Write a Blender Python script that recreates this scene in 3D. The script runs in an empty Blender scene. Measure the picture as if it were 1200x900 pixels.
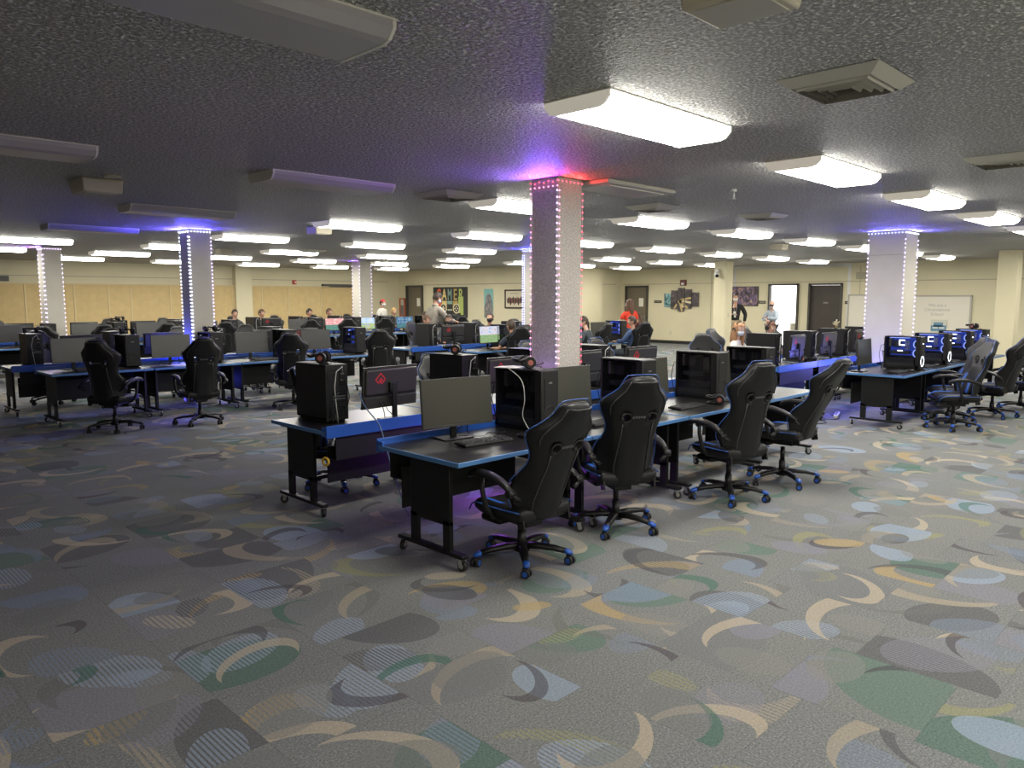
LAMP = 26.0; VIEW = "Standard"; LOOK = "None"; EXPO = 0.50
SKIP_LIGHTS = set()
HIDE = set()
HIDE = {('M1', 'tow', 1), ('M1', 'chair', 1), ('M1', 'mon', 2), ('M2', 'mon', 1), ('M2', 'mon', 2), ('M2', 'mon', 3), ('M2', 'tow', 3), ('R2', 'mon', 3), ('F1', 'chair', 3), ('G1', 'mon', 0), ('G1', 'tow', 0), ('G1', 'chair', 0), ('G2', 'mon', 0), ('G2', 'tow', 0), ('G2', 'chair', 0), ('G2', 'tow', 1), ('G2', 'tow', 2), ('G2', 'chair', 2), ('G2', 'mon', 4)}
SKIP_LIGHTS = {(4, 0), (5, 0), (6, 0), (6, 1)}
import bpy, bmesh, math, random
from mathutils import Vector, Matrix, Euler
random.seed(7)
scn = bpy.context.scene
COL = scn.collection
R = math.radians
PI = math.pi

# ------------------------------------------------------------------ materials
def new_mat(name):
    m = bpy.data.materials.new(name); m.use_nodes = True
    return m, m.node_tree, m.node_tree.nodes['Principled BSDF']

def mat(name, col, rough=.5, metal=0., spec=.5, emit=None, es=0., alpha=1., noise=0., nscale=40., bump=0., bscale=200., coat=0.):
    m, nt, b = new_mat(name)
    b.inputs['Base Color'].default_value = (*col, 1)
    b.inputs['Roughness'].default_value = rough
    b.inputs['Metallic'].default_value = metal
    b.inputs['Specular IOR Level'].default_value = spec
    b.inputs['Coat Weight'].default_value = coat
    if alpha < 1: b.inputs['Alpha'].default_value = alpha
    if emit:
        b.inputs['Emission Color'].default_value = (*emit, 1); b.inputs['Emission Strength'].default_value = es
    tc = None
    if noise or bump:
        tc = nt.nodes.new('ShaderNodeTexCoord')
    if noise:
        n = nt.nodes.new('ShaderNodeTexNoise'); n.inputs['Scale'].default_value = nscale; n.inputs['Detail'].default_value = 3
        nt.links.new(tc.outputs['Object'], n.inputs['Vector'])
        r = nt.nodes.new('ShaderNodeValToRGB')
        r.color_ramp.elements[0].position = .3; r.color_ramp.elements[1].position = .7
        r.color_ramp.elements[0].color = (*[c * (1 - noise) for c in col], 1)
        r.color_ramp.elements[1].color = (*[min(1, c * (1 + noise)) for c in col], 1)
        nt.links.new(n.outputs['Fac'], r.inputs['Fac']); nt.links.new(r.outputs['Color'], b.inputs['Base Color'])
    if bump:
        n = nt.nodes.new('ShaderNodeTexNoise'); n.inputs['Scale'].default_value = bscale; n.inputs['Detail'].default_value = 2
        nt.links.new(tc.outputs['Object'], n.inputs['Vector'])
        bp = nt.nodes.new('ShaderNodeBump'); bp.inputs['Strength'].default_value = bump; bp.inputs['Distance'].default_value = .01
        nt.links.new(n.outputs['Fac'], bp.inputs['Height']); nt.links.new(bp.outputs['Normal'], b.inputs['Normal'])
    return m

def emis(name, col, s, sampling='NONE'):
    m, nt, b = new_mat(name)
    nt.nodes.remove(b)
    e = nt.nodes.new('ShaderNodeEmission'); e.inputs[0].default_value = (*col, 1); e.inputs[1].default_value = s
    nt.links.new(e.outputs[0], nt.nodes['Material Output'].inputs[0])
    m.cycles.emission_sampling = sampling
    return m

M = {}
M['leather'] = mat('black_leather', (.0085, .0085, .0092), .44, spec=.32, bump=.12, bscale=160)
M['fabric'] = mat('black_mesh_cloth', (.015, .015, .016), .75)
M['plastic'] = mat('black_plastic', (.009, .009, .0095), .42, spec=.35)
M['plastic_d'] = mat('dark_plastic', (.004, .004, .0045), .5, spec=.3)
M['rubber'] = mat('black_rubber', (.012, .012, .012), .6)
M['steel'] = mat('bright_steel', (.5, .5, .5), .28, 1.)
M['blue'] = mat('blue_trim', (.02, .09, .42), .38)
M['blue_cloth'] = mat('blue_leather', (.02, .09, .40), .45)
M['piping'] = mat('blue_piping', (.03, .085, .30), .4)
M['stitch'] = mat('grey_seam', (.05, .05, .052), .4)
M['logo_grey'] = mat('grey_embroidery', (.09, .09, .09), .5)
M['desk_top'] = mat('black_laminate', (.012, .0115, .0115), .30, spec=.5, noise=.25, nscale=6)
M['desk_blue'] = mat('blue_edge_band', (.075, .19, .42), .38)
M['rail_blue'] = mat('blue_rail_enamel', (.022, .095, .42), .38)
M['desk_metal'] = mat('black_desk_steel', (.0065, .0065, .007), .48, spec=.3)
M['panel_grey'] = mat('dark_modesty_panel', (.014, .014, .015), .5, spec=.3)
M['case'] = mat('black_computer_case', (.010, .010, .0105), .42, spec=.4)
M['case_in'] = mat('case_inside', (.022, .022, .025), .6, spec=.3)
M['board'] = mat('circuit_board', (.022, .025, .034), .5, noise=.8, nscale=60)
M['glass'] = mat('smoked_glass', (.004, .004, .006), .06, alpha=.25)
M['glass_lit'] = mat('clear_side_glass', (.01, .01, .02), .06, alpha=.16)
M['chrome_grey'] = mat('brushed_grey', (.22, .22, .22), .35, .8)
M['red_logo'] = mat('dull_red_glow_print', (.35, .02, .025), .4, emit=(.5, .02, .03), es=.25)  # badge print also gives off a faint red glow
M['red_ring'] = mat('red_ring_print', (.30, .09, .075), .4)
M['mon_back'] = mat('monitor_back_shell', (.034, .033, .031), .36)
M['mon_low'] = mat('monitor_back_lower', (.02, .02, .02), .4)
M['screen_off'] = mat('dark_screen', (.035, .035, .028), .30, spec=.6)
M['keys'] = mat('key_caps', (.03, .03, .032), .45)
M['cable'] = mat('black_cable', (.01, .01, .011), .5)
M['cable_w'] = mat('pale_cable', (.5, .5, .48), .45)
M['white_led'] = emis('white_led', (.82, .88, 1.), 5.)
M['blue_led'] = emis('blue_led', (.16, .26, 1.), 2.2)
M['ice_led'] = emis('ice_blue_led', (.30, .40, 1.), 1.0)
M['navy_glow'] = emis('deep_blue_glow', (.06, .11, .75), .32)
M['cap_lit'] = mat('glowing_end_cap', (.75, .73, .66), .5, emit=(1., .93, .78), es=.22)  # faint emission stands for lamp light passing through the cap
M['paper'] = mat('paper_sheet', (.75, .72, .62), .7)
M['cream'] = mat('cream_wall_paint', (.66, .605, .42), .75, noise=.03, nscale=1.2)
M['cream_d'] = mat('cream_trim_paint', (.38, .35, .25), .6)
M['white_paint'] = mat('white_column_paint', (.60, .57, .49), .7, noise=.04, nscale=3)
M['baseboard'] = mat('black_cove_base', (.012, .012, .012), .5)
M['door_brown'] = mat('dark_brown_door', (.045, .036, .028), .5, noise=.1, nscale=3)
M['door_grey'] = mat('taupe_door', (.16, .135, .095), .55)
M['door_frame'] = mat('dark_door_frame', (.06, .055, .047), .5)
M['tan'] = mat('tan_partition_vinyl', (.56, .42, .20), .8, noise=.06, nscale=5)
M['tan_joint'] = mat('pale_partition_joint', (.58, .47, .26), .6)
M['fixture'] = mat('white_fixture_enamel', (.75, .73, .66), .45)
M['vent'] = mat('vent_enamel', (.50, .48, .41), .5)
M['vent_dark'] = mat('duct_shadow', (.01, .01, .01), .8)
M['lens_off'] = mat('unlit_prism_lens', (.42, .40, .42), .3, alpha=1, bump=.1, bscale=120)
M['beige_plastic'] = mat('ivory_plastic', (.55, .5, .38), .5)
M['white_plastic'] = mat('white_plastic', (.7, .7, .68), .4)
M['frame_dark'] = mat('dark_picture_frame', (.03, .022, .02), .4)
M['whiteboard'] = mat('whiteboard_enamel', (.70, .66, .56), .3)
M['alu'] = mat('aluminium_trim', (.42, .40, .34), .35, .3)
M['ink'] = mat('faint_marker_ink', (.42, .42, .40), .6)
M['beyond_glow'] = emis('glowing_wall_beyond', (1., .98, .93), 2.2, 'AUTO')

# ------------------------------------------------------------------ mesh builder
class MB:
    def __init__(s): s.bm = bmesh.new()
    def _mi(s, faces, mi, smooth=False):
        for f in faces: f.material_index = mi; f.smooth = smooth
    def box(s, c, size, mi=0, rot=None, bevel=0., seg=2, top=None):
        r = bmesh.ops.create_cube(s.bm, size=1.)
        vs = r['verts']
        for v in vs:
            if top and v.co.z > 0: v.co.x *= top[0]; v.co.y *= top[1]
            v.co = Vector((v.co.x * size[0], v.co.y * size[1], v.co.z * size[2]))
        fs = set(f for v in vs for f in v.link_faces)
        if bevel:
            es = list({e for f in fs for e in f.edges})
            rb = bmesh.ops.bevel(s.bm, geom=es, offset=bevel, segments=seg, profile=.5, affect='EDGES')
            fs = set(rb['faces']) | {f for f in fs if f.is_valid}
            vs = list({v for f in fs for v in f.verts})
        m = Matrix.Translation(Vector(c))
        if rot is not None: m = m @ (rot if isinstance(rot, Matrix) else Euler(rot).to_matrix().to_4x4())
        bmesh.ops.transform(s.bm, matrix=m, verts=vs)
        s._mi(fs, mi, bool(bevel))
        return fs
    def cyl(s, p0, p1, r0, r1=None, seg=16, mi=0, cap=True, smooth=True):
        if r1 is None: r1 = r0
        p0, p1 = Vector(p0), Vector(p1); d = p1 - p0
        r = bmesh.ops.create_cone(s.bm, cap_ends=cap, segments=seg, radius1=max(r0, 1e-5), radius2=max(r1, 1e-5), depth=d.length)
        q = Vector((0, 0, 1)).rotation_difference(d.normalized()).to_matrix().to_4x4()
        bmesh.ops.transform(s.bm, matrix=Matrix.Translation((p0 + p1) / 2) @ q, verts=r['verts'])
        fs = set(f for v in r['verts'] for f in v.link_faces)
        for f in fs: f.material_index = mi; f.smooth = smooth and len(f.verts) == 4
    def sph(s, c, r, mi=0, u=16, v=10, rot=None):
        rr = (r, r, r) if not isinstance(r, (tuple, list)) else r
        q = bmesh.ops.create_uvsphere(s.bm, u_segments=u, v_segments=v, radius=1.)
        m = Matrix.Translation(Vector(c))
        if rot is not None: m = m @ Euler(rot).to_matrix().to_4x4()
        m = m @ Matrix.Diagonal((*rr, 1))
        bmesh.ops.transform(s.bm, matrix=m, verts=q['verts'])
        s._mi({f for w in q['verts'] for f in w.link_faces}, mi, True)
        return q['verts']
    def torus(s, c, R0, r, axis=(0, 0, 1), mi=0, U=20, V=8, sx=1., sy=1.):
        q = Vector((0, 0, 1)).rotation_difference(Vector(axis).normalized()).to_matrix()
        rings = []
        for i in range(U):
            a = 2 * PI * i / U; ring = []
            for j in range(V):
                b = 2 * PI * j / V
                p = Vector(((R0 + r * math.cos(b)) * math.cos(a) * sx, (R0 + r * math.cos(b)) * math.sin(a) * sy, r * math.sin(b)))
                ring.append(s.bm.verts.new(q @ p + Vector(c)))
            rings.append(ring)
        for i in range(U):
            for j in range(V):
                f = s.bm.faces.new((rings[i][j], rings[(i + 1) % U][j], rings[(i + 1) % U][(j + 1) % V], rings[i][(j + 1) % V]))
                f.material_index = mi; f.smooth = True
    def tube(s, pts, r, seg=8, mi=0, closed=False, cap=True):
        pts = [Vector(p) for p in pts]; n = len(pts)
        rr = r if isinstance(r, (list, tuple)) else [r] * n
        up = Vector((0, 0, 1)); rings = []; prev = None
        for i, p in enumerate(pts):
            if closed: t = pts[(i + 1) % n] - pts[i - 1]
            else: t = pts[min(i + 1, n - 1)] - pts[max(i - 1, 0)]
            t.normalize()
            if prev is None:
                a = up.cross(t)
                if a.length < 1e-3: a = Vector((1, 0, 0)).cross(t)
            else:
                a = prev - t * prev.dot(t)
            a.normalize(); prev = a; b = t.cross(a)
            rings.append([s.bm.verts.new(p + (a * math.cos(2 * PI * k / seg) + b * math.sin(2 * PI * k / seg)) * rr[i]) for k in range(seg)])
        m = n if closed else n - 1
        for i in range(m):
            A, B = rings[i], rings[(i + 1) % n]
            for k in range(seg):
                f = s.bm.faces.new((A[k], A[(k + 1) % seg], B[(k + 1) % seg], B[k])); f.material_index = mi; f.smooth = True
        if cap and not closed:
            for rg in (list(reversed(rings[0])), rings[-1]):
                f = s.bm.faces.new(rg); f.material_index = mi
    def sweep(s, pts, prof, mi=0, smooth=True, up=Vector((0, 0, 1))):
        """prof: list of (side, up) offsets, constant section, per-point scale optional third tuple"""
        rings = []; n = len(pts)
        for i, (p, sc) in enumerate(pts):
            p = Vector(p)
            t = (Vector(pts[min(i + 1, n - 1)][0]) - Vector(pts[max(i - 1, 0)][0])).normalized()
            sd = t.cross(up).normalized(); u2 = sd.cross(t).normalized()
            rings.append([s.bm.verts.new(p + sd * a * sc + u2 * b * sc) for a, b in prof])
        k = len(prof)
        for i in range(n - 1):
            for j in range(k):
                f = s.bm.faces.new((rings[i][j], rings[i][(j + 1) % k], rings[i + 1][(j + 1) % k], rings[i + 1][j])); f.material_index = mi; f.smooth = smooth
        for rg in (list(reversed(rings[0])), rings[-1]):
            f = s.bm.faces.new(rg); f.material_index = mi
    def poly(s, pts, mi=0):
        f = s.bm.faces.new([s.bm.verts.new(p) for p in pts]); f.material_index = mi; return f
    def prism(s, poly, z0, z1, mi=0, m=None):
        a = [s.bm.verts.new((x, y, z0)) for x, y in poly]; b = [s.bm.verts.new((x, y, z1)) for x, y in poly]
        n = len(poly); fs = [s.bm.faces.new(list(reversed(a))), s.bm.faces.new(b)]
        for i in range(n): fs.append(s.bm.faces.new((a[i], a[(i + 1) % n], b[(i + 1) % n], b[i])))
        s._mi(fs, mi)
        if m is not None: bmesh.ops.transform(s.bm, matrix=m, verts=a + b)
        return fs
    def mesh(s, name, mats):
        bmesh.ops.recalc_face_normals(s.bm, faces=s.bm.faces[:])
        me = bpy.data.meshes.new(name); s.bm.to_mesh(me); s.bm.free()
        for m in mats: me.materials.append(m)
        return me

LINK = [True]
def obj(name, mb, mats, parent=None, loc=None, rot=None, label=None, subsurf=0):
    if not isinstance(mats, (list, tuple)): mats = [mats]
    me = mb.mesh(name, mats) if isinstance(mb, MB) else mb
    o = bpy.data.objects.new(name, me)
    if LINK[0]: COL.objects.link(o)
    if parent: o.parent = parent
    if loc: o.location = loc
    if rot: o.rotation_euler = rot
    if label: o['label'] = label
    if subsurf:
        md = o.modifiers.new('smooth', 'SUBSURF'); md.levels = subsurf; md.render_levels = subsurf
    return o
def tag(o, label, cat, group=None, kind=None):
    o['label'] = label; o['category'] = cat
    if group: o['group'] = group
    if kind: o['kind'] = kind
    return o
def thing(name, label=None, cat=None, loc=(0, 0, 0), rz=0., group=None):
    o = bpy.data.objects.new(name, None); o.empty_display_size = .1
    if LINK[0]: COL.objects.link(o)
    o.location = loc; o.rotation_euler = (0, 0, rz)
    if label: tag(o, label, cat, group)
    return o
def struct(name, mb, mats, label=None):
    o = obj(name, mb, mats); o['kind'] = 'structure'
    if label: o['label'] = label
    return o
PROTOS = []
def proto(fn, *a, **k):
    LINK[0] = False
    r = fn(*a, **k); LINK[0] = True
    PROTOS.append(r); return r
def dup(root, loc, rz, label, cat, group=None):
    def cp(o, par):
        c = o.copy(); COL.objects.link(c); c.parent = par
        for ch in o.children: cp(ch, c)
        return c
    r = cp(root, None); r.location = loc; r.rotation_euler = (0, 0, rz)
    tag(r, label, cat, group)
    return r
def child(o, name):
    for c in o.children:
        if c.name.split('.')[0] == name: return c
def interp(tab, x):
    for (a, b), (c, d) in zip(tab, tab[1:]):
        if x <= c:
            t = (x - a) / (c - a); t = max(0, min(1, t)); t2 = t * t * (3 - 2 * t)
            return b + (d - b) * (.5 * t + .5 * t2)
    return tab[-1][1]

# ------------------------------------------------------------------ node helper
class NT:
    def __init__(s, m): s.t = m.node_tree; s.n = s.t.nodes; s.b = s.n.get('Principled BSDF')
    def link(s, a, b): s.t.links.new(a, b)
    def node(s, typ, **k):
        n = s.n.new(typ)
        for a, b in k.items(): setattr(n, a, b)
        return n
    def put(s, sock, v):
        if hasattr(v, 'default_value') or isinstance(v, bpy.types.NodeSocket): s.link(v, sock)
        else: sock.default_value = v
    def math(s, op, a, b=0., c=0.):
        n = s.node('ShaderNodeMath', operation=op)
        s.put(n.inputs[0], a); s.put(n.inputs[1], b); s.put(n.inputs[2], c)
        return n.outputs[0]
    def vec(s, op, a, b=(0, 0, 0), scale=1.):
        n = s.node('ShaderNodeVectorMath', operation=op)
        s.put(n.inputs[0], a); s.put(n.inputs[1], b)
        if op == 'SCALE': s.put(n.inputs['Scale'], scale)
        return n.outputs['Value'] if op in ('LENGTH', 'DOT_PRODUCT', 'DISTANCE') else n.outputs[0]
    def xyz(s, x, y, z=0.):
        n = s.node('ShaderNodeCombineXYZ'); s.put(n.inputs[0], x); s.put(n.inputs[1], y); s.put(n.inputs[2], z); return n.outputs[0]
    def sep(s, v):
        n = s.node('ShaderNodeSeparateXYZ'); s.link(v, n.inputs[0]); return n.outputs
    def mix(s, f, a, b):
        n = s.node('ShaderNodeMix', data_type='RGBA')
        s.put(n.inputs[0], f); s.put(n.inputs[6], a); s.put(n.inputs[7], b); return n.outputs[2]
    def ramp(s, f, stops, const=False):
        n = s.node('ShaderNodeValToRGB'); cr = n.color_ramp
        if const: cr.interpolation = 'CONSTANT'
        while len(cr.elements) < len(stops): cr.elements.new(.5)
        for e, (p, c) in zip(cr.elements, stops): e.position = p; e.color = (*c, 1) if len(c) == 3 else c
        s.link(f, n.inputs[0]); return n.outputs[0]
    def noise(s, v, scale, detail=2., rough=.5):
        n = s.node('ShaderNodeTexNoise'); s.link(v, n.inputs['Vector'])
        n.inputs['Scale'].default_value = scale; n.inputs['Detail'].default_value = detail; n.inputs['Roughness'].default_value = rough
        return n.outputs['Fac']
    def white(s, v):
        n = s.node('ShaderNodeTexWhiteNoise', noise_dimensions='3D'); s.link(v, n.inputs['Vector']); return n.outputs['Value'], n.outputs['Color']
    def bump(s, h, strength, dist):
        n = s.node('ShaderNodeBump'); n.inputs['Strength'].default_value = strength; n.inputs['Distance'].default_value = dist
        s.link(h, n.inputs['Height']); s.link(n.outputs[0], s.b.inputs['Normal'])

def carpet_material():
    m, nt, b = new_mat('patterned_carpet_tiles'); t = NT(m)
    tc = t.node('ShaderNodeTexCoord'); P = tc.outputs['Object']
    S = .62
    o = t.sep(P)
    u = t.math('DIVIDE', t.math('SUBTRACT', o[0], 1.985 - 62), S)
    col = t.math('FLOOR', u)
    off = t.math('MULTIPLY', t.math('FRACT', t.math('MULTIPLY', col, .5)), .5)
    v = t.math('ADD', t.math('DIVIDE', t.math('SUBTRACT', o[1], 2.75 - 62), S), off)
    row = t.math('FLOOR', v)
    pu = t.math('FRACT', u); pv = t.math('FRACT', v)
    p = t.xyz(pu, pv)
    cell = t.xyz(col, row, 0.)
    spk = t.noise(P, 95., 4., .85); blot = t.noise(P, 2.2, 2.)
    base = t.ramp(spk, [(.32, (.070, .076, .080)), (.5, (.160, .168, .172)), (.70, (.34, .345, .345))])
    hv, hc = t.white(t.vec('ADD', cell, (0, 0, 9.3)))
    base = t.mix(t.math('MULTIPLY', hv, .5), base, t.ramp(spk, [(.32, (.088, .090, .088)), (.68, (.29, .288, .27))]))
    cur = base
    def ellipse(c, ang, rad):
        d = t.vec('SUBTRACT', p, c)
        r = t.node('ShaderNodeVectorRotate', rotation_type='Z_AXIS'); t.link(d, r.inputs['Vector']); t.put(r.inputs['Angle'], ang)
        q = t.vec('DIVIDE', r.outputs[0], rad)
        return q, r.outputs[0]
    def layer(k, cur, colors, rx, ry, cres, prob, alpha, stripes, spread=1.0, along=None):
        h, c = t.white(t.vec('ADD', cell, (0., 0., k * 3.17)))
        h2, c2 = t.white(t.vec('ADD', cell, (0., 0., k * 3.17 + 1.3)))
        s3 = t.sep(c); s4 = t.sep(c2)
        cx = t.math('MULTIPLY_ADD', s3[0], spread, .5 - spread / 2); cy = t.math('MULTIPLY_ADD', s3[1], spread, .5 - spread / 2)
        ang = t.math('MULTIPLY', s3[2], 6.283)
        if along is not None: ang = t.math('ADD', t.math('MULTIPLY', t.math('SUBTRACT', s3[2], .5), 1.2), along)
        scl = t.math('MULTIPLY_ADD', s4[0], .5, .75)
        rad = t.xyz(t.math('MULTIPLY', scl, rx), t.math('MULTIPLY', scl, ry), 1.)
        cen = t.xyz(cx, cy)
        q, loc = ellipse(cen, ang, rad)
        mk = t.math('LESS_THAN', t.vec('LENGTH', q), 1.)
        if cres:
            q2 = t.vec('SUBTRACT', q, (cres[0], cres[1], 0)); q2 = t.vec('DIVIDE', q2, (cres[2], cres[3], 1))
            mk = t.math('MULTIPLY', mk, t.math('GREATER_THAN', t.vec('LENGTH', q2), 1.))
        mk = t.math('MULTIPLY', mk, t.math('LESS_THAN', s4[1], prob))
        tone = t.ramp(s4[2], [(i / len(colors), cc) for i, cc in enumerate(colors)], True)
        tone = t.mix(t.math('MULTIPLY_ADD', spk, 1.6, -.3), t.vec('SCALE', tone, scale=.55), t.vec('SCALE', tone, scale=1.45))
        if stripes:
            st = t.math('LESS_THAN', t.math('FRACT', t.math('MULTIPLY', t.math('ADD', pu, t.math('MULTIPLY', pv, .0)), stripes)), .6)
            on = t.math('GREATER_THAN', hv, .6)
            mk = t.math('MULTIPLY', mk, t.math('MAXIMUM', st, on))
        return t.mix(t.math('MULTIPLY', mk, alpha), cur, tone)
    slate = (.070, .070, .080); plum = (.058, .050, .062); blue = (.25, .31, .40); blue2 = (.17, .215, .29); lil = (.20, .20, .245)
    green = (.040, .125, .092); green2 = (.075, .155, .12); tan = (.40, .345, .265); tan2 = (.32, .28, .215); ochre = (.38, .28, .125); olive = (.25, .25, .13); grey = (.15, .155, .165)
    cur = layer(1, cur, [green, green2, slate, grey, lil], .55, .36, None, .62, .60, 0)
    cur = layer(9, cur, [lil, grey, blue2, (.13, .13, .125)], .48, .30, (.3, -.25, .95, .95), .6, .55, 0)
    cur = layer(2, cur, [ochre, olive, tan2], .50, .30, (.30, .32, .92, .95), .52, .66, 24)
    cur = layer(3, cur, [blue, blue2, blue, lil], .38, .25, None, .74, .72, 28, .9)
    cur = layer(4, cur, [tan, tan, tan2], .48, .31, (.20, .30, .90, .92), .80, .74, 0, .9)
    cur = layer(5, cur, [blue2, slate, blue], .27, .16, None, .55, .62, 30)
    cur = layer(6, cur, [slate, plum, green, plum], .38, .24, (.26, .28, .95, .95), .55, .68, 0)
    cur = layer(7, cur, [ochre, tan, olive], .24, .12, None, .42, .62, 22)
    cur = layer(8, cur, [(.20, .20, .19), (.155, .16, .16)], .32, .21, None, .6, .55, 0)
    # tile joints, hairline
    e = t.math('MINIMUM', t.math('MINIMUM', pu, t.math('SUBTRACT', 1., pu)), t.math('MINIMUM', pv, t.math('SUBTRACT', 1., pv)))
    cur = t.mix(t.math('MULTIPLY', t.math('LESS_THAN', e, .004), .22), cur, (.03, .03, .03, 1))
    # soft large-scale wear
    cur = t.mix(t.math('MULTIPLY', blot, .22), cur, (.12, .12, .115, 1))
    t.link(cur, b.inputs['Base Color'])
    b.inputs['Roughness'].default_value = .92; b.inputs['Specular IOR Level'].default_value = .15
    t.bump(t.noise(P, 420., 2.), .35, .004)
    return m

def stipple_material(name, c0, c1, sc, strength, dist):
    m, nt, b = new_mat(name); t = NT(m)
    tc = t.node('ShaderNodeTexCoord'); P = tc.outputs['Object']
    n1 = t.noise(P, sc, 3., .55)
    vo = t.node('ShaderNodeTexVoronoi', feature='SMOOTH_F1'); vo.inputs['Scale'].default_value = sc * .8; t.link(P, vo.inputs['Vector'])
    h = t.math('ADD', t.math('MULTIPLY', t.ramp(n1, [(.44, (0, 0, 0)), (.56, (1, 1, 1))]), 1.), t.math('MULTIPLY', vo.outputs['Distance'], -.5))
    big = t.noise(P, .6, 2.)
    cc = t.mix(t.ramp(n1, [(.45, (0, 0, 0)), (.62, (1, 1, 1))]), (*c0, 1), (*c1, 1))
    cc = t.mix(t.math('MULTIPLY', big, .25), cc, (*[x * .7 for x in c0], 1))
    t.link(cc, b.inputs['Base Color']); b.inputs['Roughness'].default_value = .55; b.inputs['Specular IOR Level'].default_value = .5
    t.bump(h, strength, dist)
    return m
M['carpet'] = carpet_material()
M['ceiling'] = stipple_material('stippled_ceiling_plaster', (.47, .46, .435), (1., .985, .95), 50., 1., .05)  # pale flecks in the colour stand for grazing light on the stipple
M['stipple_col'] = stipple_material('knockdown_column_plaster', (.52, .495, .455), (.70, .67, .62), 60., .6, .008)

def screen_mat(name, kind):
    """a picture on a lit screen, made of noise and bands"""
    m, nt, b = new_mat(name); t = NT(m)
    tc = t.node('ShaderNodeTexCoord'); P = tc.outputs['Generated']; o = t.sep(P)
    n = t.noise(P, 7., 4., .6); n2 = t.noise(P, 18., 3., .6)
    if kind == 'field':
        sky = t.ramp(n, [(.35, (.25, .45, .8)), (.5, (.75, .7, .75)), (.65, (.5, .45, .5))])
        grd = t.ramp(n2, [(.3, (.12, .28, .10)), (.6, (.35, .48, .25)), (.8, (.75, .75, .6))])
        h = .48
    elif kind == 'pink':
        sky = t.ramp(n, [(.35, (.9, .85, .8)), (.5, (.8, .3, .3)), (.65, (.9, .6, .6))])
        grd = t.ramp(n2, [(.3, (.06, .2, .25)), (.6, (.15, .3, .2)), (.8, (.4, .7, .8))])
        h = .45
    elif kind == 'sky':
        sky = t.ramp(n, [(.35, (.35, .55, .9)), (.5, (.6, .75, .95)), (.7, (.85, .8, .6))])
        grd = t.ramp(n, [(.40, (.15, .45, .15)), (.5, (.75, .65, .2)), (.6, (.15, .4, .85))])
        h = .5
    else:
        sky = t.ramp(n, [(.35, (.03, .08, .16)), (.5, (.12, .25, .4)), (.7, (.45, .55, .65))])
        grd = t.ramp(n2, [(.35, (.02, .06, .1)), (.6, (.12, .3, .35)), (.8, (.3, .5, .4))])
        h = .4
    c = t.mix(t.math('GREATER_THAN', o[2], h), grd, sky)
    e = t.node('ShaderNodeEmission'); t.link(c, e.inputs[0]); e.inputs[1].default_value = .8
    t.link(e.outputs[0], nt.nodes['Material Output'].inputs[0]); nt.nodes.remove(b)
    m.cycles.emission_sampling = 'NONE'
    return m
# ------------------------------------------------------------------ gaming chair (faces +Y)
def caster_mb(wheel_r=.03):
    m = MB()
    for s in (-1, 1):
        m.cyl((s * .009, 0, wheel_r), (s * .027, 0, wheel_r), wheel_r, seg=16, mi=0)
        m.cyl((s * .027, 0, wheel_r), (s * .029, 0, wheel_r), wheel_r * .62, seg=12, mi=1)
    m.cyl((-.02, 0, wheel_r), (.02, 0, wheel_r), .008, seg=8, mi=2)
    m.box((0, .004, wheel_r * 1.75), (.03, .045, wheel_r * 1.1), 2, bevel=.008)
    m.cyl((0, .01, wheel_r * 2), (0, .01, wheel_r * 2.9), .008, seg=8, mi=2)
    return m
WB = [(0, .150), (.08, .170), (.25, .186), (.42, .196), (.50, .215), (.58, .248), (.65, .250), (.71, .200), (.755, .150), (.81, .128), (.86, .106)]
WF = [(0, .19), (.08, .240), (.18, .268), (.28, .255), (.40, .212), (.48, .218), (.56, .256), (.62, .280), (.67, .268), (.72, .205), (.765, .158), (.82, .140), (.86, .114)]
def back_shell():
    m = MB(); nu, nv, Hh = 12, 22, .86
    def surf(front):
        g = []
        for j in range(nv + 1):
            h = Hh * j / nv; row = []
            w = interp(WF if front else WB, h)
            lean = -.05 * (h / Hh) ** 2 + .02 * math.sin(h / Hh * PI)
            wing = .085 * math.exp(-((h - .2) / .16) ** 2) + .055 * math.exp(-((h - .6) / .09) ** 2) + .01
            for i in range(nu + 1):
                u = -1 + 2 * i / nu
                a = abs(u)
                if front: y = .050 + wing * a ** 3 - .012 * a ** 8
                else: y = -.050 + (wing * .75 + .045) * a ** 3.5
                if j == nv: y *= .55; w2 = w * .9
                else: w2 = w
                z = h - (0.018 * a ** 4 if j >= nv - 1 else 0)
                row.append(m.bm.verts.new((u * w2, y + lean, z)))
            g.append(row)
        return g
    F, B = surf(True), surf(False)
    def hole(i, j): return j in (13, 14) and i in (3, 8)
    def solid(i, j): return 0 <= i < nu and 0 <= j < nv and not hole(i, j)
    for j in range(nv):
        for i in range(nu):
            if hole(i, j): continue
            for g, flip in ((F, False), (B, True)):
                q = [g[j][i], g[j][i + 1], g[j + 1][i + 1], g[j + 1][i]]
                f = m.bm.faces.new(q); f.smooth = True
                blue = not flip and (i in (1, 10)) and 2 <= j <= 8
                f.material_index = 1 if blue else 0
            for (di, dj, a, b) in ((-1, 0, (j, i), (j + 1, i)), (1, 0, (j, i + 1), (j + 1, i + 1)), (0, -1, (j, i), (j, i + 1)), (0, 1, (j + 1, i), (j + 1, i + 1))):
                if not solid(i + di, j + dj):
                    f = m.bm.faces.new((F[a[0]][a[1]], F[b[0]][b[1]], B[b[0]][b[1]], B[a[0]][a[1]])); f.smooth = True
    return m
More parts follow.
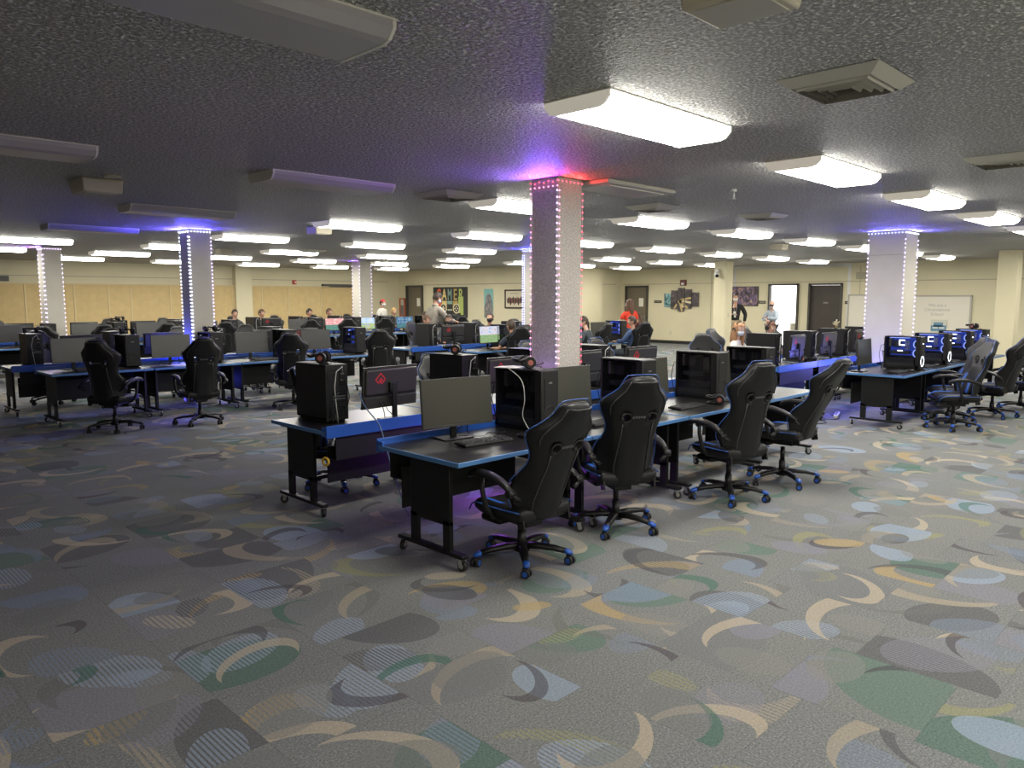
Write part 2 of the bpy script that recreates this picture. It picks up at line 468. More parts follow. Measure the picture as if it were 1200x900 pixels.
def by(h, a, front):
    lean = -.05 * (h / .86) ** 2 + .02 * math.sin(h / .86 * PI)
    wing = .085 * math.exp(-((h - .2) / .16) ** 2) + .055 * math.exp(-((h - .6) / .09) ** 2) + .01
    return lean + (.050 + wing * a ** 3 - .012 * a ** 8 if front else -.050 + (wing * .75 + .045) * a ** 3.5)
def build_chair(blue=True):
    t = thing('gaming_chair')
    # backrest
    bk = obj('backrest', back_shell(), [M['leather'], M['blue_cloth']], t, (0, -.205, .405), (R(13), 0, 0), subsurf=1)
    m = MB()
    N = 26; L = [(-interp(WF, .86 * k / N) * .985, by(.86 * k / N, 1, True) - .012, .86 * k / N) for k in range(2, N + 1)]
    Rr = [(-x, y, z) for x, y, z in reversed(L)]
    m.tube(L + [(x, by(.86, .5, True) * .6 - .01, .862) for x in (-.06, 0, .06)] + Rr, .004, 6)
    obj('piping', m, M['piping'] if blue else M['stitch'], bk)
    m = MB()
    for s in (-1, 1):
        m.tube([(s * interp(WB, h) * u, by(h, u, False) - .003, h) for h, u in ((.50, .56), (.4, .60), (.28, .66), (.15, .74), (.04, .82))], .0045, 6)
        m.tube([(s * interp(WB, h) * .86, by(h, .86, False) - .004, h) for h in (.56, .60, .64, .68, .72, .76, .80, .83)], .0045, 6)
    m.tube([(x, by(.835, abs(x) / .12, False) - .004, .835 - abs(x) * .05) for x in (-.10, -.05, 0, .05, .10)], .0045, 6)
    obj('back_seam', m, M['stitch'], bk)
    for s in (-1, 1):
        for fr in (False, True):
            m = MB(); m.torus((s * .098, by(.547, .42, fr) - (0 if fr else .002), .547), .036, .007, (0, 1, 0), sx=1.12, sy=.95, U=18, V=8)
            obj('slot_bezel', m, M['plastic'], bk)
    m = MB()
    for k in range(5): m.box(((k - 2) * .021, by(.55, .1, False) - .001, .55 + .002 * (k % 2)), (.015, .004, .018), 0, rot=(0, R(14), 0))
    obj('stitched_logo', m, M['logo_grey'], bk)
    m = MB(); m.box((0, .085, .16), (.30, .09, .19), bevel=.04, seg=4); 
    for s in (-1, 1): m.box((s * .10, .10, .16), (.08, .075, .186), 1, bevel=.035, seg=3)
    obj('lumbar_pillow', m, [M['leather'], M['blue_cloth']], bk)
    # seat
    m = MB(); nu, nv = 12, 10; T, Bt = [], []
    for j in range(nv + 1):
        v = j / nv; y = -.25 + .52 * v; rt, rb = [], []
        w = .235 + .03 * math.sin(v * PI) - .02 * (v > .95)
        for i in range(nu + 1):
            u = -1 + 2 * i / nu; a = abs(u)
            e = max(0, (v - .8) / .2)
            rt.append(m.bm.verts.new((u * w, y, .485 + .045 * a ** 4 * (1 - .6 * a ** 14) - .05 * e ** 2 - .02 * a ** 16)))
            rb.append(m.bm.verts.new((u * w * .96, y - .01 * e, .385 + .015 * a ** 6 + .02 * e)))
        T.append(rt); Bt.append(rb)
    for j in range(nv):
        for i in range(nu):
            a = abs(-1 + 2 * (i + .5) / nu)
            for g in (T, Bt):
                f = m.bm.faces.new((g[j][i], g[j][i + 1], g[j + 1][i + 1], g[j + 1][i])); f.smooth = True
                if g is T and .6 < a < .88 and j >= 4 and blue: f.material_index = 1
    for j in range(nv):
        for i in (0, nu):
            f = m.bm.faces.new((T[j][i], T[j + 1][i], Bt[j + 1][i], Bt[j][i])); f.smooth = True
    for i in range(nu):
        for j in (0, nv):
            f = m.bm.faces.new((T[j][i], T[j][i + 1], Bt[j][i + 1], Bt[j][i])); f.smooth = True
    st = obj('seat', m, [M['leather'], M['blue_cloth']], t, subsurf=1)
    m = MB()
    for s in (-1, 1): m.tube([(s * (.238 + .03 * math.sin(v * PI)), -.25 + .52 * v, .475 - .05 * max(0, (v - .8) / .2) ** 2) for v in (.02, .15, .3, .5, .7, .85, .95)] + [(s * .24, .272, .40)], .0055, 6)
    obj('seat_piping', m, M['piping'] if blue else M['stitch'], st)
    # footrest tucked under the seat
    m = MB(); m.box((0, .17, .335), (.30, .20, .055), bevel=.024, seg=3)
    fr = obj('footrest', m, M['leather'], t)
    m = MB()
    for s in (-1, 1): m.tube([(s * .11, -.1, .365), (s * .11, .24, .365)], .009, 8)
    obj('footrest_rail', m, M['chrome_grey'], fr)
    # arms
    for s in (-1, 1):
        m = MB(); x = s * .305
        prof = [(-.040, -.006), (-.034, .016), (-.015, .026), (.015, .026), (.034, .016), (.040, -.006), (.026, -.020), (-.026, -.020)]
        m.sweep([((x, -.235, .625), .62), ((x, -.19, .655), .72), ((x, -.12, .682), .86), ((x, -.03, .698), 1.), ((x, .07, .700), 1.), ((x, .14, .688), .95), ((x, .175, .668), .68), ((x, .185, .655), .3)], prof)
        ar = obj('armrest', m, M['leather'], t)
        m = MB()
        m.tube([(x, .055, .685), (x + s * .012, .04, .60), (x, .015, .48), (s * .26, .0, .405), (s * .20, 0, .395)], [.017, .017, .018, .016, .014], 10)
        m.cyl((x - .026, .058, .675), (x + .026, .058, .675), .022, seg=14)
        m.cyl((x - .03, -.235, .615), (x + .03, -.235, .615), .026, seg=14)
        m.tube([(x, -.235, .615), (s * .275, -.25, .585), (s * .24, -.25, .57)], .016, 8)
        obj('arm_support', m, M['plastic'], ar)
    # mechanism
    m = MB(); m.box((0, -.01, .372), (.26, .28, .03), bevel=.008); m.box((0, -.03, .345), (.15, .2, .05), bevel=.01)
    for s in (-1, 1):
        m.box((s * .205, -.215, .42), (.012, .06, .12), rot=(R(-12), 0, 0)); m.cyl((s * .20, -.205, .45), (s * .225, -.205, .45), .032, seg=16)
    mc = obj('tilt_mechanism', m, M['plastic'], t)
    m = MB(); m.tube([(.07, 0, .345), (.2, .02, .35), (.27, .02, .34)], .006, 6); m.box((.285, .02, .338), (.06, .02, .012), bevel=.005)
    obj('height_lever', m, M['plastic'], mc)
    m = MB(); m.tube([(.225, -.22, .44), (.245, -.18, .45), (.25, -.12, .46)], .007, 6); m.sph((.25, -.11, .462), .014, u=8, v=6)
    obj('recline_lever', m, M['plastic'], mc)
    m = MB(); m.cyl((0, 0, .08), (0, 0, .22), .033, .030, 18); m.cyl((0, 0, .21), (0, 0, .35), .022, .022, 16)
    obj('gas_lift', m, M['plastic'], t)
    # star base
    m = MB(); m.cyl((0, 0, .075), (0, 0, .135), .055, .042, 20)
    obj('base_hub', m, M['plastic'], t)
    cas = caster_mb().mesh('caster', [M['rubber'], M['blue'] if blue else M['plastic_d'], M['plastic']])
    legme = None
    for k in range(5):
        a = 2 * PI * k / 5 + .3
        if legme is None:
            m = MB()
            prof = [(-.030, -.016), (-.030, .008), (-.020, .018), (.020, .018), (.030, .008), (.030, -.016)]
            m.sweep([((.03, 0, .112), 1.05), ((.12, 0, .116), 1.), ((.23, 0, .107), .86), ((.312, 0, .090), .72)], prof)
            m.sweep([((.300, 0, .0930), .77), ((.322, 0, .088), .76), ((.345, 0, .080), .60), ((.353, 0, .074), .3)], prof, 1)
            legme = m.mesh('leg', [M['plastic'], M['blue'] if blue else M['plastic']])
        lg = obj('leg', legme, None, t, None, (0, 0, a))
        obj('caster', cas, None, lg, (.335, 0, 0), (0, 0, (.4, 1.9, -.8, 2.6, 1.1)[k]))
    return t
# ------------------------------------------------------------------ desk (user at -Y)
DW, DD = 1.355, .90
def build_desk(grey=False):
    t = thing('gaming_desk'); hw = DW / 2
    m = MB(); m.box((0, -.012, .7275), (DW - .02, DD - .045, .027), 0)
    top = obj('tabletop', m, M['desk_top'], t)
    m = MB()
    m.box((0, -DD / 2 + .005, .7275), (DW, .012, .032), bevel=.004); 
    for s in (-1, 1): m.box((s * (hw - .005), -.01, .7275), (.012, DD - .04, .032), bevel=.004)
    obj('edge_band', m, M['desk_blue'], top)
    m = MB(); m.box((0, DD / 2 - .012, .738), (DW, .018, .10), bevel=.004)
    for s in (-1, 1): m.box((s * (hw - .008), DD / 2 - .045, .735), (.016, .07, .075), bevel=.003)
    obj('cable_rail', m, M['rail_blue'], t)
    m = MB(); m.box((0, DD / 2 - .035, .60), (DW - .20, .012, .20), 0); m.box((0, DD / 2 - .10, .50), (DW - .20, .14, .012), 1)
    m.box((0, DD / 2 - .17, .44), (DW - .20, .012, .30), 1)
    obj('modesty_panel', m, [M['panel_grey'], M['desk_metal']], t)
    cas = None
    for s in (-1, 1):
        x = s * (hw - .075); m = MB()
        y0, y1 = -.29, .13
        m.box((x, (y0 + y1) / 2, .495), (.032, y1 - y0, .43), 0, bevel=.004)
        for y in (y0 + .035, y1 - .035): m.box((x, y, .205), (.032, .07, .21), 0)
        m.box((x, (y0 + y1) / 2, .70), (.05, .60, .02), 0)
        # perforations read as small dimples
        for i in range(9):
            for j in range(4):
                m.box((x + s * .0165, y0 + .09 + i * .03, .315 + j * .026), (.002, .013, .013), 1)
        lg = obj('leg', m, [M['desk_metal'], M['plastic_d']], t)
        m = MB(); m.box((x, -.08, .098), (.06, .70, .028), bevel=.006)
        ft = obj('foot_bar', m, M['desk_metal'], t)
        if cas is None:
            c = MB()
            c.cyl((-.013, 0, .034), (.013, 0, .034), .034, seg=20, mi=0); c.cyl((-.016, 0, .034), (.016, 0, .034), .016, seg=12, mi=1)
            for q in (-1, 1): c.box((q * .02, .006, .052), (.004, .03, .05), 1, rot=(R(-12), 0, 0))
            c.box((0, .012, .078), (.046, .046, .006), 1); c.cyl((0, .012, .078), (0, .012, .09), .01, seg=8, mi=1)
            cas = c.mesh('caster', [M['rubber'], M['steel']])
        for y, a in ((-.40, .5), (.24, -.7)): obj('caster', cas, None, ft, (x, y, 0), (0, 0, a + s * .4))
    return t
# ------------------------------------------------------------------ computer tower (front -Y, glass -X)
def build_tower(kind='dark'):
    t = thing('computer_tower'); W, D, H = .215, .47, .475; z0 = .018
    lit = kind == 'lit'; dim = kind == 'blue'
    m = MB(); th = .008
    m.box((0, 0, z0 + H - th), (W, D, 2 * th), 0, bevel=.004)
    m.box((0, 0, z0 + th), (W, D, 2 * th), 0)
    m.box((W / 2 - th / 2, 0, z0 + H / 2), (th, D, H - .01), 0)
    for y in (-D / 2 + .02, D / 2 - .01): m.box((-W / 2 + .004, y, z0 + H / 2), (th, .04 if y < 0 else .02, H - .01), 0)
    m.box((-W / 2 + .004, 0, z0 + .03), (th, D, .045), 0); 
    obj('case', m, M['case'], t)
    m = MB(); m.box((0, -D / 2 - .012, z0 + H / 2), (W - .004, .03, H - .004), 0, bevel=.008)
    m.box((-.06, -D / 2 - .028, z0 + H / 2 - .02), (.012, .004, H - .10), 0)
    fp = obj('front_panel', m, M['case'], t)
    m = MB(); m.box((0, -D / 2 - .0285, z0 + H - .105), (.045, .003, .012), 0, bevel=.001); obj('front_badge', m, M['white_led'] if lit else M['chrome_grey'], fp)
    m = MB(); m.torus((.0, -D / 2 - .027, z0 + .115), .072, .004, (0, 1, 0), U=28, V=6); obj('fan_ring', m, M['white_led'] if lit else M['case_in'], fp)
    # inside
    m = MB()
    m.box((W / 2 - .02, .02, z0 + .29), (.01, .38, .33), 0)
    m.box((.0, .02, z0 + .09), (W - .03, D - .08, .13), 1)
    m.box((.02, .05, z0 + .235), (.12, .27, .045), 1, bevel=.004)
    for k in range(4): m.box((.07, -.06 + k * .018, z0 + .34), (.03, .008, .13), 2)
    m.box((.03, .09, z0 + .36), (.09, .10, .10), 1, bevel=.01)
    for y in (-.14,):
        for z in (.23, .36): m.torus((0, y - .03, z0 + z), .055, .006, (0, 1, 0), U=20, V=6, mi=1)
    m.box((.0, .17, z0 + .38), (.12, .03, .12), 2)
    ins = obj('components', m, [M['board'], M['case_in'], M['chrome_grey']], t)
    if lit:
        m = MB(); x = -.045
        # squared C shape glowing on the cooler
        for (y, z, sy, sz) in ((.06, .415, .075, .014), (.06, .345, .075, .014), (.025, .38, .014, .075)): m.box((x, -y + .07, z0 + z), (.004, sy, sz), 0)
        m.box((x - .01, .03, z0 + .262), (.004, .07, .012), 0)
        obj('glowing_c_shape', m, M['white_led'], ins)
        m = MB(); m.box((-.02, .05, z0 + .452), (.10, .26, .006), 0); m.box((.074, .09, z0 + .35), (.004, .05, .16), 0); m.box((.074, -.10, z0 + .34), (.004, .05, .18), 0)
        for z in (.23, .36): m.torus((-.02, -.175, z0 + z), .05, .009, (.5, 1, 0), U=20, V=6)
        obj('case_lighting', m, M['ice_led'], ins)
        m = MB(); m.box((.072, .03, z0 + .32), (.002, .34, .27), 0); obj('glow_plate', m, M['navy_glow'], ins)  # flat emissive plate standing for the blue-lit case interior
    if dim:
        m = MB()
        for z in (.14, .25, .36): m.torus((-.02, -.165, z0 + z), .045, .010, (.5, 1, 0), U=20, V=6)
        m.torus((.0, .13, z0 + .37), .045, .008, (1, .3, 0), U=20, V=6)
        obj('fan_light', m, M['blue_led'], ins)
        m = MB(); m.box((.072, .03, z0 + .30), (.002, .34, .30), 0); obj('glow_plate', m, M['navy_glow'], ins)  # emissive back plate gives the inside its blue glow
    m = MB(); m.box((-W / 2 - .001, .005, z0 + .265), (.004, D - .07, H - .13), 0)
    obj('glass_panel', m, M['glass_lit'] if lit or dim else M['glass'], t)
    # rear
    m = MB(); y = D / 2
    m.box((0, y - .004, z0 + H / 2), (W - .006, .008, H - .01), 0)
    m.box((-.05, y + .002, z0 + .37), (.05, .008, .15), 1)
    for k in range(5): m.box((-.05, y + .007, z0 + .315 + k * .027), (.034, .006, .014), 2 if k % 2 else 3)
    m.torus((.045, y + .002, z0 + .385), .05, .004, (0, 1, 0), mi=3, U=22, V=6); m.torus((.045, y + .002, z0 + .385), .025, .003, (0, 1, 0), mi=3, U=16, V=6)
    for k in range(5): m.box((-.02, y + .003, z0 + .16 + k * .022), (.12, .006, .010), 2 if k in (1, 2) else 1)
    m.box((.0, y + .002, z0 + .075), (.155, .006, .09), 1); m.torus((-.03, y + .004, z0 + .075), .03, .003, (0, 1, 0), mi=3, U=16, V=6)
    m.box((.055, y + .008, z0 + .075), (.03, .01, .025), 3)
    obj('rear_panel', m, [M['case'], M['plastic_d'], M['chrome_grey'], M['plastic']], t)
    m = MB()
    m.tube([(.055, y + .01, z0 + .075), (.06, y + .05, z0 + .06), (.05, y + .07, z0 + .0), (.03, y + .06, -.01)], .006, 6)
    m.tube([(-.05, y + .01, z0 + .35), (-.06, y + .06, z0 + .33), (-.07, y + .08, z0 + .2), (-.04, y + .06, z0 + .04), (-.02, y + .05, -.01)], .004, 6)
    m.tube([(-.02, y + .01, z0 + .22), (.03, y + .07, z0 + .25), (.09, y + .07, z0 + .16), (.08, y + .05, z0 + .02), (.08, y + .06, -.01)], .005, 6)
    obj('rear_cable', m, M['cable'], t)
    m = MB(); m.tube([(-.05, y + .01, z0 + .40), (-.02, y + .06, z0 + .46), (.03, y + .045, z0 + .42), (.06, y + .06, z0 + .30), (.045, y + .05, z0 + .16), (.02, y + .04, -.01)], .0045, 6)
    obj('pale_cable', m, M['cable_w'], t)
    for s in (-1, 1):
        m = MB(); m.box((s * .08, 0, .009), (.03, D - .06, .018), 0, bevel=.004); obj('foot', m, M['rubber'], t)
    return t
# ------------------------------------------------------------------ monitor (screen -Y)
def build_monitor(screen='screen_off'):
    t = thing('computer_monitor'); W, H = .615, .362; zc = .285
    rot = (R(-5), 0, 0)
    m = MB(); m.box((0, .004, 0), (W, .018, H), 0, bevel=.003); m.box((0, .02, .05), (W - .04, .03, H - .14), 0, bevel=.012, seg=3)
    m.box((0, .02, -.13), (W - .02, .02, .09), 1, bevel=.004); m.box((0, -.003, -H / 2 + .009), (W, .012, .018), 1, bevel=.002)
    pn = obj('panel', m, [M['mon_back'], M['mon_low']], t, (0, 0, zc), rot)
    m = MB(); a, b, z0, z1 = -W / 2 + .007, W / 2 - .007, -H / 2 + .022, H / 2 - .007
    m.box(((a + b) / 2, -.0065, (z0 + z1) / 2), (b - a, .003, z1 - z0), 0)
    obj('screen', m, M[screen], pn)
    # red diamond badge on the back
    m = MB(); q = Matrix.Rotation(R(45), 4, 'Y')
    def bar(x, z, sx, sz): m.box(tuple((q @ Vector((x, 0, z))) + Vector((.135, .0362, .075))), (sx, .002, sz), 0, rot=(0, R(45), 0))
    s = .038
    bar(0, s, 2 * s + .009, .009); bar(-s, 0, .009, 2 * s); bar(s, .012, .009, s * 1.2); bar(-.008, -s, s * 1.4, .009)
    bar(.004, .004, .030, .009); bar(-.010, -.010, .009, .03); bar(.014, -.014, .024, .020)
    obj('diamond_badge', m, M['red_logo'], pn)
    m = MB(); m.box((0, .062, .16), (.05, .02, .31), 0, bevel=.004); m.box((0, .05, .285), (.09, .03, .09), 0, bevel=.006)
    obj('stand_neck', m, M['plastic'], t)
    m = MB(); m.box((0, .06, .006), (.26, .17, .012), 0, bevel=.004)
    obj('stand_base', m, M['plastic'], t)
    m = MB(); m.tube([(.1, .03, .16), (.1, .09, .09), (.06, .13, .03), (.0, .16, .006), (-.15, .17, .006)], .004, 6); m.tube([(.14, .03, .16), (.14, .08, .10), (.16, .12, .03), (.2, .15, .006)], .004, 6)
    obj('video_cable', m, M['cable'], t)
    return t
# ------------------------------------------------------------------ headset (cups stand on z=0)
def build_headset():
    t = thing('headset'); rc = .051
    m = MB()
    arc = [(math.cos(a) * .088, .075 + .055 * math.sin(a), rc + .012 + .012 * math.sin(a)) for a in [PI * k / 12 for k in range(13)]]
    arc = [(.088, 0, rc + .02)] + [(.088, .04, rc + .025)] + arc[0:] + [(-.088, .04, rc + .025), (-.088, 0, rc + .02)]
    prof = [(-.006, -.012), (-.006, .012), (.006, .012), (.006, -.012)]
    m.sweep([(p, 1.) for p in arc], prof)
    obj('headband', m, M['plastic'], t)
    for s in (-1, 1):
        m = MB(); m.cyl((s * .078, 0, rc), (s * .104, 0, rc), rc, rc * .84, 22, 0)
        ec = obj('ear_cup', m, M['plastic'], t)
        m = MB(); m.torus((s * .064, 0, rc), .031, .014, (1, 0, 0), U=20, V=8); obj('ear_cushion', m, M['fabric'], ec)
        m = MB(); m.cyl((s * .1035, 0, rc), (s * .1055, 0, rc), .022, seg=18); obj('ear_badge', m, M['red_ring'], ec)
    m = MB(); m.tube([(.08, -.02, .02), (.07, -.09, .008), (.02, -.12, .006), (.0, -.10, .005)], .0025, 6); obj('cable', m, M['cable'], t)
    m = MB(); m.tube([(-.09, -.03, .03), (-.085, -.075, .035), (-.06, -.11, .045)], [.004, .003, .006], 6); obj('microphone', m, M['plastic'], t)
    return t
def build_keyboard():
    t = thing('keyboard'); m = MB(); m.box((0, 0, .012), (.44, .145, .018), 0, rot=(R(3), 0, 0), bevel=.004); obj('keyboard_base', m, M['plastic'], t)
    m = MB()
    for j in range(6):
        n = 20
        for i in range(n):
            if i in (15,) : continue
            if j == 0 and 4 <= i <= 8:
                if i == 6: m.box((-.205 + i * .0212, -.056, .022), (.10, .015, .008), 0, top=(.95, .8))
                continue
            m.box((-.202 + i * .0212, -.056 + j * .0215, .022 + j * .0011), (.0175, .0175, .008), 0, top=(.8, .8))
    obj('key_field', m, M['keys'], t)
    return t
def build_mouse():
    t = thing('mouse'); m = MB(); m.sph((0, 0, .012), (.032, .058, .026), 0, 14, 8)
    for v in m.bm.verts: v.co.z = max(v.co.z, 0)
    obj('mouse_body', m, M['plastic'], t); m = MB(); m.cyl((-.004, .032, .03), (.004, .032, .03), .009, seg=12); obj('scroll_wheel', m, M['rubber'], t)
    m = MB(); m.tube([(0, .055, .01), (.01, .12, .004), (-.02, .2, .003), (.0, .28, .003)], .002, 5); obj('cable', m, M['cable'], t)
    return t
# ------------------------------------------------------------------ people
def skin_mesh(V, RAD, E, root=0, sub=2):
    me = bpy.data.meshes.new('tmp'); me.from_pydata([tuple(v) for v in V], E, [])
    o = bpy.data.objects.new('tmp', me); COL.objects.link(o)
    md = o.modifiers.new('s', 'SKIN'); md.use_smooth_shade = True; md.branch_smoothing = .6
    for i, d in enumerate(me.skin_vertices[0].data):
        r = RAD[i]; d.radius = r if isinstance(r, tuple) else (r, r); d.use_root = (i == root)
    sd = o.modifiers.new('ss', 'SUBSURF'); sd.levels = sub
    dg = bpy.context.evaluated_depsgraph_get(); dg.update()
    out = bpy.data.meshes.new_from_object(o.evaluated_get(dg))
    bpy.data.objects.remove(o); bpy.data.meshes.remove(me)
    return out
SKINS = {'fair': (.50, .28, .19), 'tan': (.36, .19, .115), 'pale': (.56, .34, .25)}
for k, c in SKINS.items(): M['skin_' + k] = mat('skin_' + k, c, .5)
M['eye'] = mat('eye_white', (.7, .7, .68), .3); M['iris'] = mat('dark_iris', (.03, .02, .015), .3); M['lip'] = mat('lips', (.38, .14, .11), .5)
def cloth(name, c, n=0.): 
    k = 'cloth_' + name
    if k not in M: M[k] = mat(k, c, .85, noise=n, nscale=9, bump=.2, bscale=60)
    return M[k]
def head_geo(mb, mm):
    vs = mb.sph((0, 0, 0), 1., 0, 28, 20)
    for v in vs:
        x, y, z = v.co
        fx = .076 * (1 - .22 * max(0, -z)); v.co.x = x * fx; v.co.z = z * .118
        v.co.y = y * (.098 if y < 0 else .092)
        if y > 0:
            v.co.y *= 1 - .10 * max(0, -z - .6)
            if abs(x) < .18 and -.38 < z < .12: v.co.y += .020 * (1 - abs(x) / .18) * (.25 + .75 * (0.12 - z) / .5)
            if .16 < abs(x) < .55 and .0 < z < .28: v.co.y -= .008
            if z < -.62 and abs(x) < .4: v.co.y += .012
        else: v.co.y *= 1 - .25 * max(0, -z)
    for v in vs:
        for f in v.link_faces:
            c = f.calc_center_median()
            if c.y > .06 and abs(c.x) < .026 and -.062 < c.z < -.046: f.material_index = 3
    new = list(vs)
    for s in (-1, 1):
        new += mb.sph((s * .031, .078, .012), .0125, 1, 10, 8); new += mb.sph((s * .031, .0875, .012), .0055, 2, 8, 6)
        new += mb.sph((s * .078, -.006, -.005), (.012, .022, .032), 0, 8, 8)
    bmesh.ops.transform(mb.bm, matrix=mm, verts=new)
def hand_geo(mb, w, d, side, curl=.5):
    d = d.normalized(); up = Vector((0, 0, 1))
    if abs(d.z) > .85: up = Vector((0, 1, 0))
    sd = d.cross(up).normalized(); nn = sd.cross(d).normalized()
    q = mb.sph((0, 0, 0), 1., 0, 10, 8)
    m = Matrix((sd, d, nn)).transposed().to_4x4(); m.translation = w + d * .05
    bmesh.ops.transform(mb.bm, matrix=m @ Matrix.Diagonal((.042, .056, .017, 1)), verts=q)
    for k, (off, L) in enumerate(((-.030, .062), (-.010, .074), (.010, .070), (.029, .055))):
        b = w + d * .088 + sd * off
        p1 = b + d * L * .45 - nn * L * .08 * (1 + curl); p2 = p1 + d * L * .32 - nn * L * .35 * curl * 1.3; p3 = p2 + d * L * .18 - nn * L * .30 * curl * 1.5
        mb.tube([b - d * .015, p1, p2, p3], [.0092, .0088, .008, .006], 6)
    ts = sd * (-side)
    b = w + d * .03 + ts * .028
    mb.tube([b, b + ts * .025 + d * .025 - nn * .008, b + ts * .032 + d * .055 - nn * .02], [.011, .010, .007], 6)
def person(label, loc, rz, scale=1., seated=False, arms=None, legs=None, shirt=None, pants=None, skin='fair', hair=(.05, .03, .02), style='short',
           mask=None, lean=0., yaw=0., nod=0., long_sleeve=True, headset=False, lanyard=False, collar=None, cap=None, group=None, beard=None):
    t = thing('person', label, 'person', loc, rz, group); t.scale = (scale,) * 3
    dz = -.39 if seated else 0.
    piv = Vector((0, 0, .93 + dz)); LR = Matrix.Rotation(-lean, 3, 'X')
    up = lambda x, y, z: piv + LR @ (Vector((x, y, z + dz)) - piv)
    pel = piv; wst = up(0, -.01, 1.08); chs = up(0, -.005, 1.28); nb = up(0, -.01, 1.445); nk = up(0, .005, 1.51); hb = up(0, .012, 1.57); hc = up(0, .03, 1.635)
    sh = [up(s * .175, -.01, 1.405) for s in (-1, 1)]
    if arms is None:
        arms = [((-.26, -.02, 1.14 + dz), (-.27, .08, .90 + dz)), ((.26, -.02, 1.14 + dz), (.27, .08, .90 + dz))] if not seated else \
               [((-.27, .10, .80), (-.17, .34, .785)), ((.27, .10, .80), (.17, .34, .785))]
    arms = [(Vector(a), Vector(b)) for a, b in arms]
    hip = [Vector((s * .095, .0, .90 + dz)) for s in (-1, 1)]
    if legs is None:
        legs = [(Vector((s * .11, .02, .50)), Vector((s * .12, -.02, .09))) for s in (-1, 1)] if not seated else \
               [(Vector((s * .13, .43, .53)), Vector((s * .13, .46, .09))) for s in (-1, 1)]
    V = [pel, wst, chs, nb, nk, hb]; RAD = [(.115, .08), (.10, .07), (.11, .075), (.055, .05), .050, .054]; E = [(0, 1), (1, 2), (2, 3), (3, 4), (4, 5)]
    for i in range(2):
        n = len(V); V += [sh[i], sh[i].lerp(arms[i][0], .5), arms[i][0], arms[i][1]]; RAD += [.042, .042, .038, .028]; E += [(2, n), (n, n + 1), (n + 1, n + 2), (n + 2, n + 3)]
        n = len(V); k, a = legs[i]; toe = a + Vector((0, .15, -.055)); V += [hip[i], hip[i].lerp(k, .5), k, k.lerp(a, .4), a, toe]; RAD += [.075, .068, .050, .050, .038, .032]; E += [(0, n), (n, n + 1), (n + 1, n + 2), (n + 2, n + 3), (n + 3, n + 4), (n + 4, n + 5)]
    mb = MB(); sm = skin_mesh(V, RAD, E)
    mb.bm.from_mesh(sm); bpy.data.meshes.remove(sm)
    for f in mb.bm.faces: f.material_index = 0; f.smooth = True
    HM = Matrix.Translation(hc) @ LR.to_4x4() @ Matrix.Rotation(yaw, 4, 'Z') @ Matrix.Rotation(-nod, 4, 'X')
    head_geo(mb, HM)
    for i in range(2): hand_geo(mb, arms[i][1], arms[i][1] - arms[i][0], (-1, 1)[i])
    obj('body', mb, [M['skin_' + skin], M['eye'], M['iris'], M['lip']], t)
    # shirt
    V2 = [pel + Vector((0, 0, -.02)), wst, chs, nb + Vector((0, 0, .01))]; R2 = [(.165, .12), (.155, .118), (.175, .125), (.105, .085)]; E2 = [(0, 1), (1, 2), (2, 3)]
    for i in range(2):
        n = len(V2); end = arms[i][1] if long_sleeve else sh[i].lerp(arms[i][0], .8)
        if long_sleeve:
            V2 += [sh[i], sh[i].lerp(arms[i][0], .5), arms[i][0], arms[i][0].lerp(arms[i][1], .88)]; R2 += [.084, .070, .060, .045]; E2 += [(2, n), (n, n + 1), (n + 1, n + 2), (n + 2, n + 3)]
        else:
            V2 += [sh[i], end]; R2 += [.080, .070]; E2 += [(2, n), (n, n + 1)]
    so = obj('shirt', skin_mesh(V2, R2, E2, 1), None, t); so.data.materials.append(shirt)
    V3 = [pel + Vector((0, 0, .02))]; R3 = [(.16, .115)]; E3 = []
    for i in range(2):
        n = len(V3); k, a = legs[i]; V3 += [hip[i], hip[i].lerp(k, .5), k, a + Vector((0, 0, .03))]; R3 += [.108, .096, .074, .058]; E3 += [(0, n), (n, n + 1), (n + 1, n + 2), (n + 2, n + 3)]
    to = obj('trousers', skin_mesh(V3, R3, E3, 0), None, t); to.data.materials.append(pants)
    for i in range(2):
        a = legs[i][1]; m = MB(); m.sph((a.x, a.y + .07, a.z - .045), (.052, .145, .05), 0, 14, 8)
        for v in m.bm.verts: v.co.z = max(v.co.z, a.z - .088)
        obj('shoe', m, M['plastic_d'], t)
    def headpart(name, m, mt):
        for v in m.bm.verts: v.co = HM @ v.co
        return obj(name, m, mt, t)
    if style != 'bald':
        m = MB(); vs = m.sph((0, -.010, .012), (.090, .110, .124), 0, 26, 18)
        kill = [v for v in vs if (v.co.y > .055 and v.co.z < .062) or (v.co.y > -.005 and v.co.z < .012) or v.co.z < -.075]
        bmesh.ops.delete(m.bm, geom=kill, context='VERTS')
        for v in m.bm.verts: v.co += Vector((random.uniform(-.003, .003), random.uniform(-.003, .003), random.uniform(-.003, .004)))
        if style == 'long':
            m.sph((0, -.085, -.12), (.105, .065, .25), 0, 18, 14)
            for q in (-1, 1): m.sph((q * .082, .0, -.13), (.040, .062, .23), 0, 12, 10)
        headpart('hair', m, mat('hair', hair, .6, noise=.3, nscale=60))
    if beard:
        m = MB(); m.sph((0, .05, -.075), (.058, .05, .05), 0, 14, 10); headpart('beard', m, mat('beard_hair', beard, .8))
    if mask:
        m = MB(); vs = m.sph((0, .030, -.045), (.071, .082, .062), 0, 18, 12)
        bmesh.ops.delete(m.bm, geom=[v for v in vs if v.co.y < .012], context='VERTS')
        for s in (-1, 1): m.tube([(s * .066, .035, -.02), (s * .08, .0, .005), (s * .08, -.015, .0)], .002, 5)
        headpart('face_mask', m, mat('mask_cloth', mask, .8))
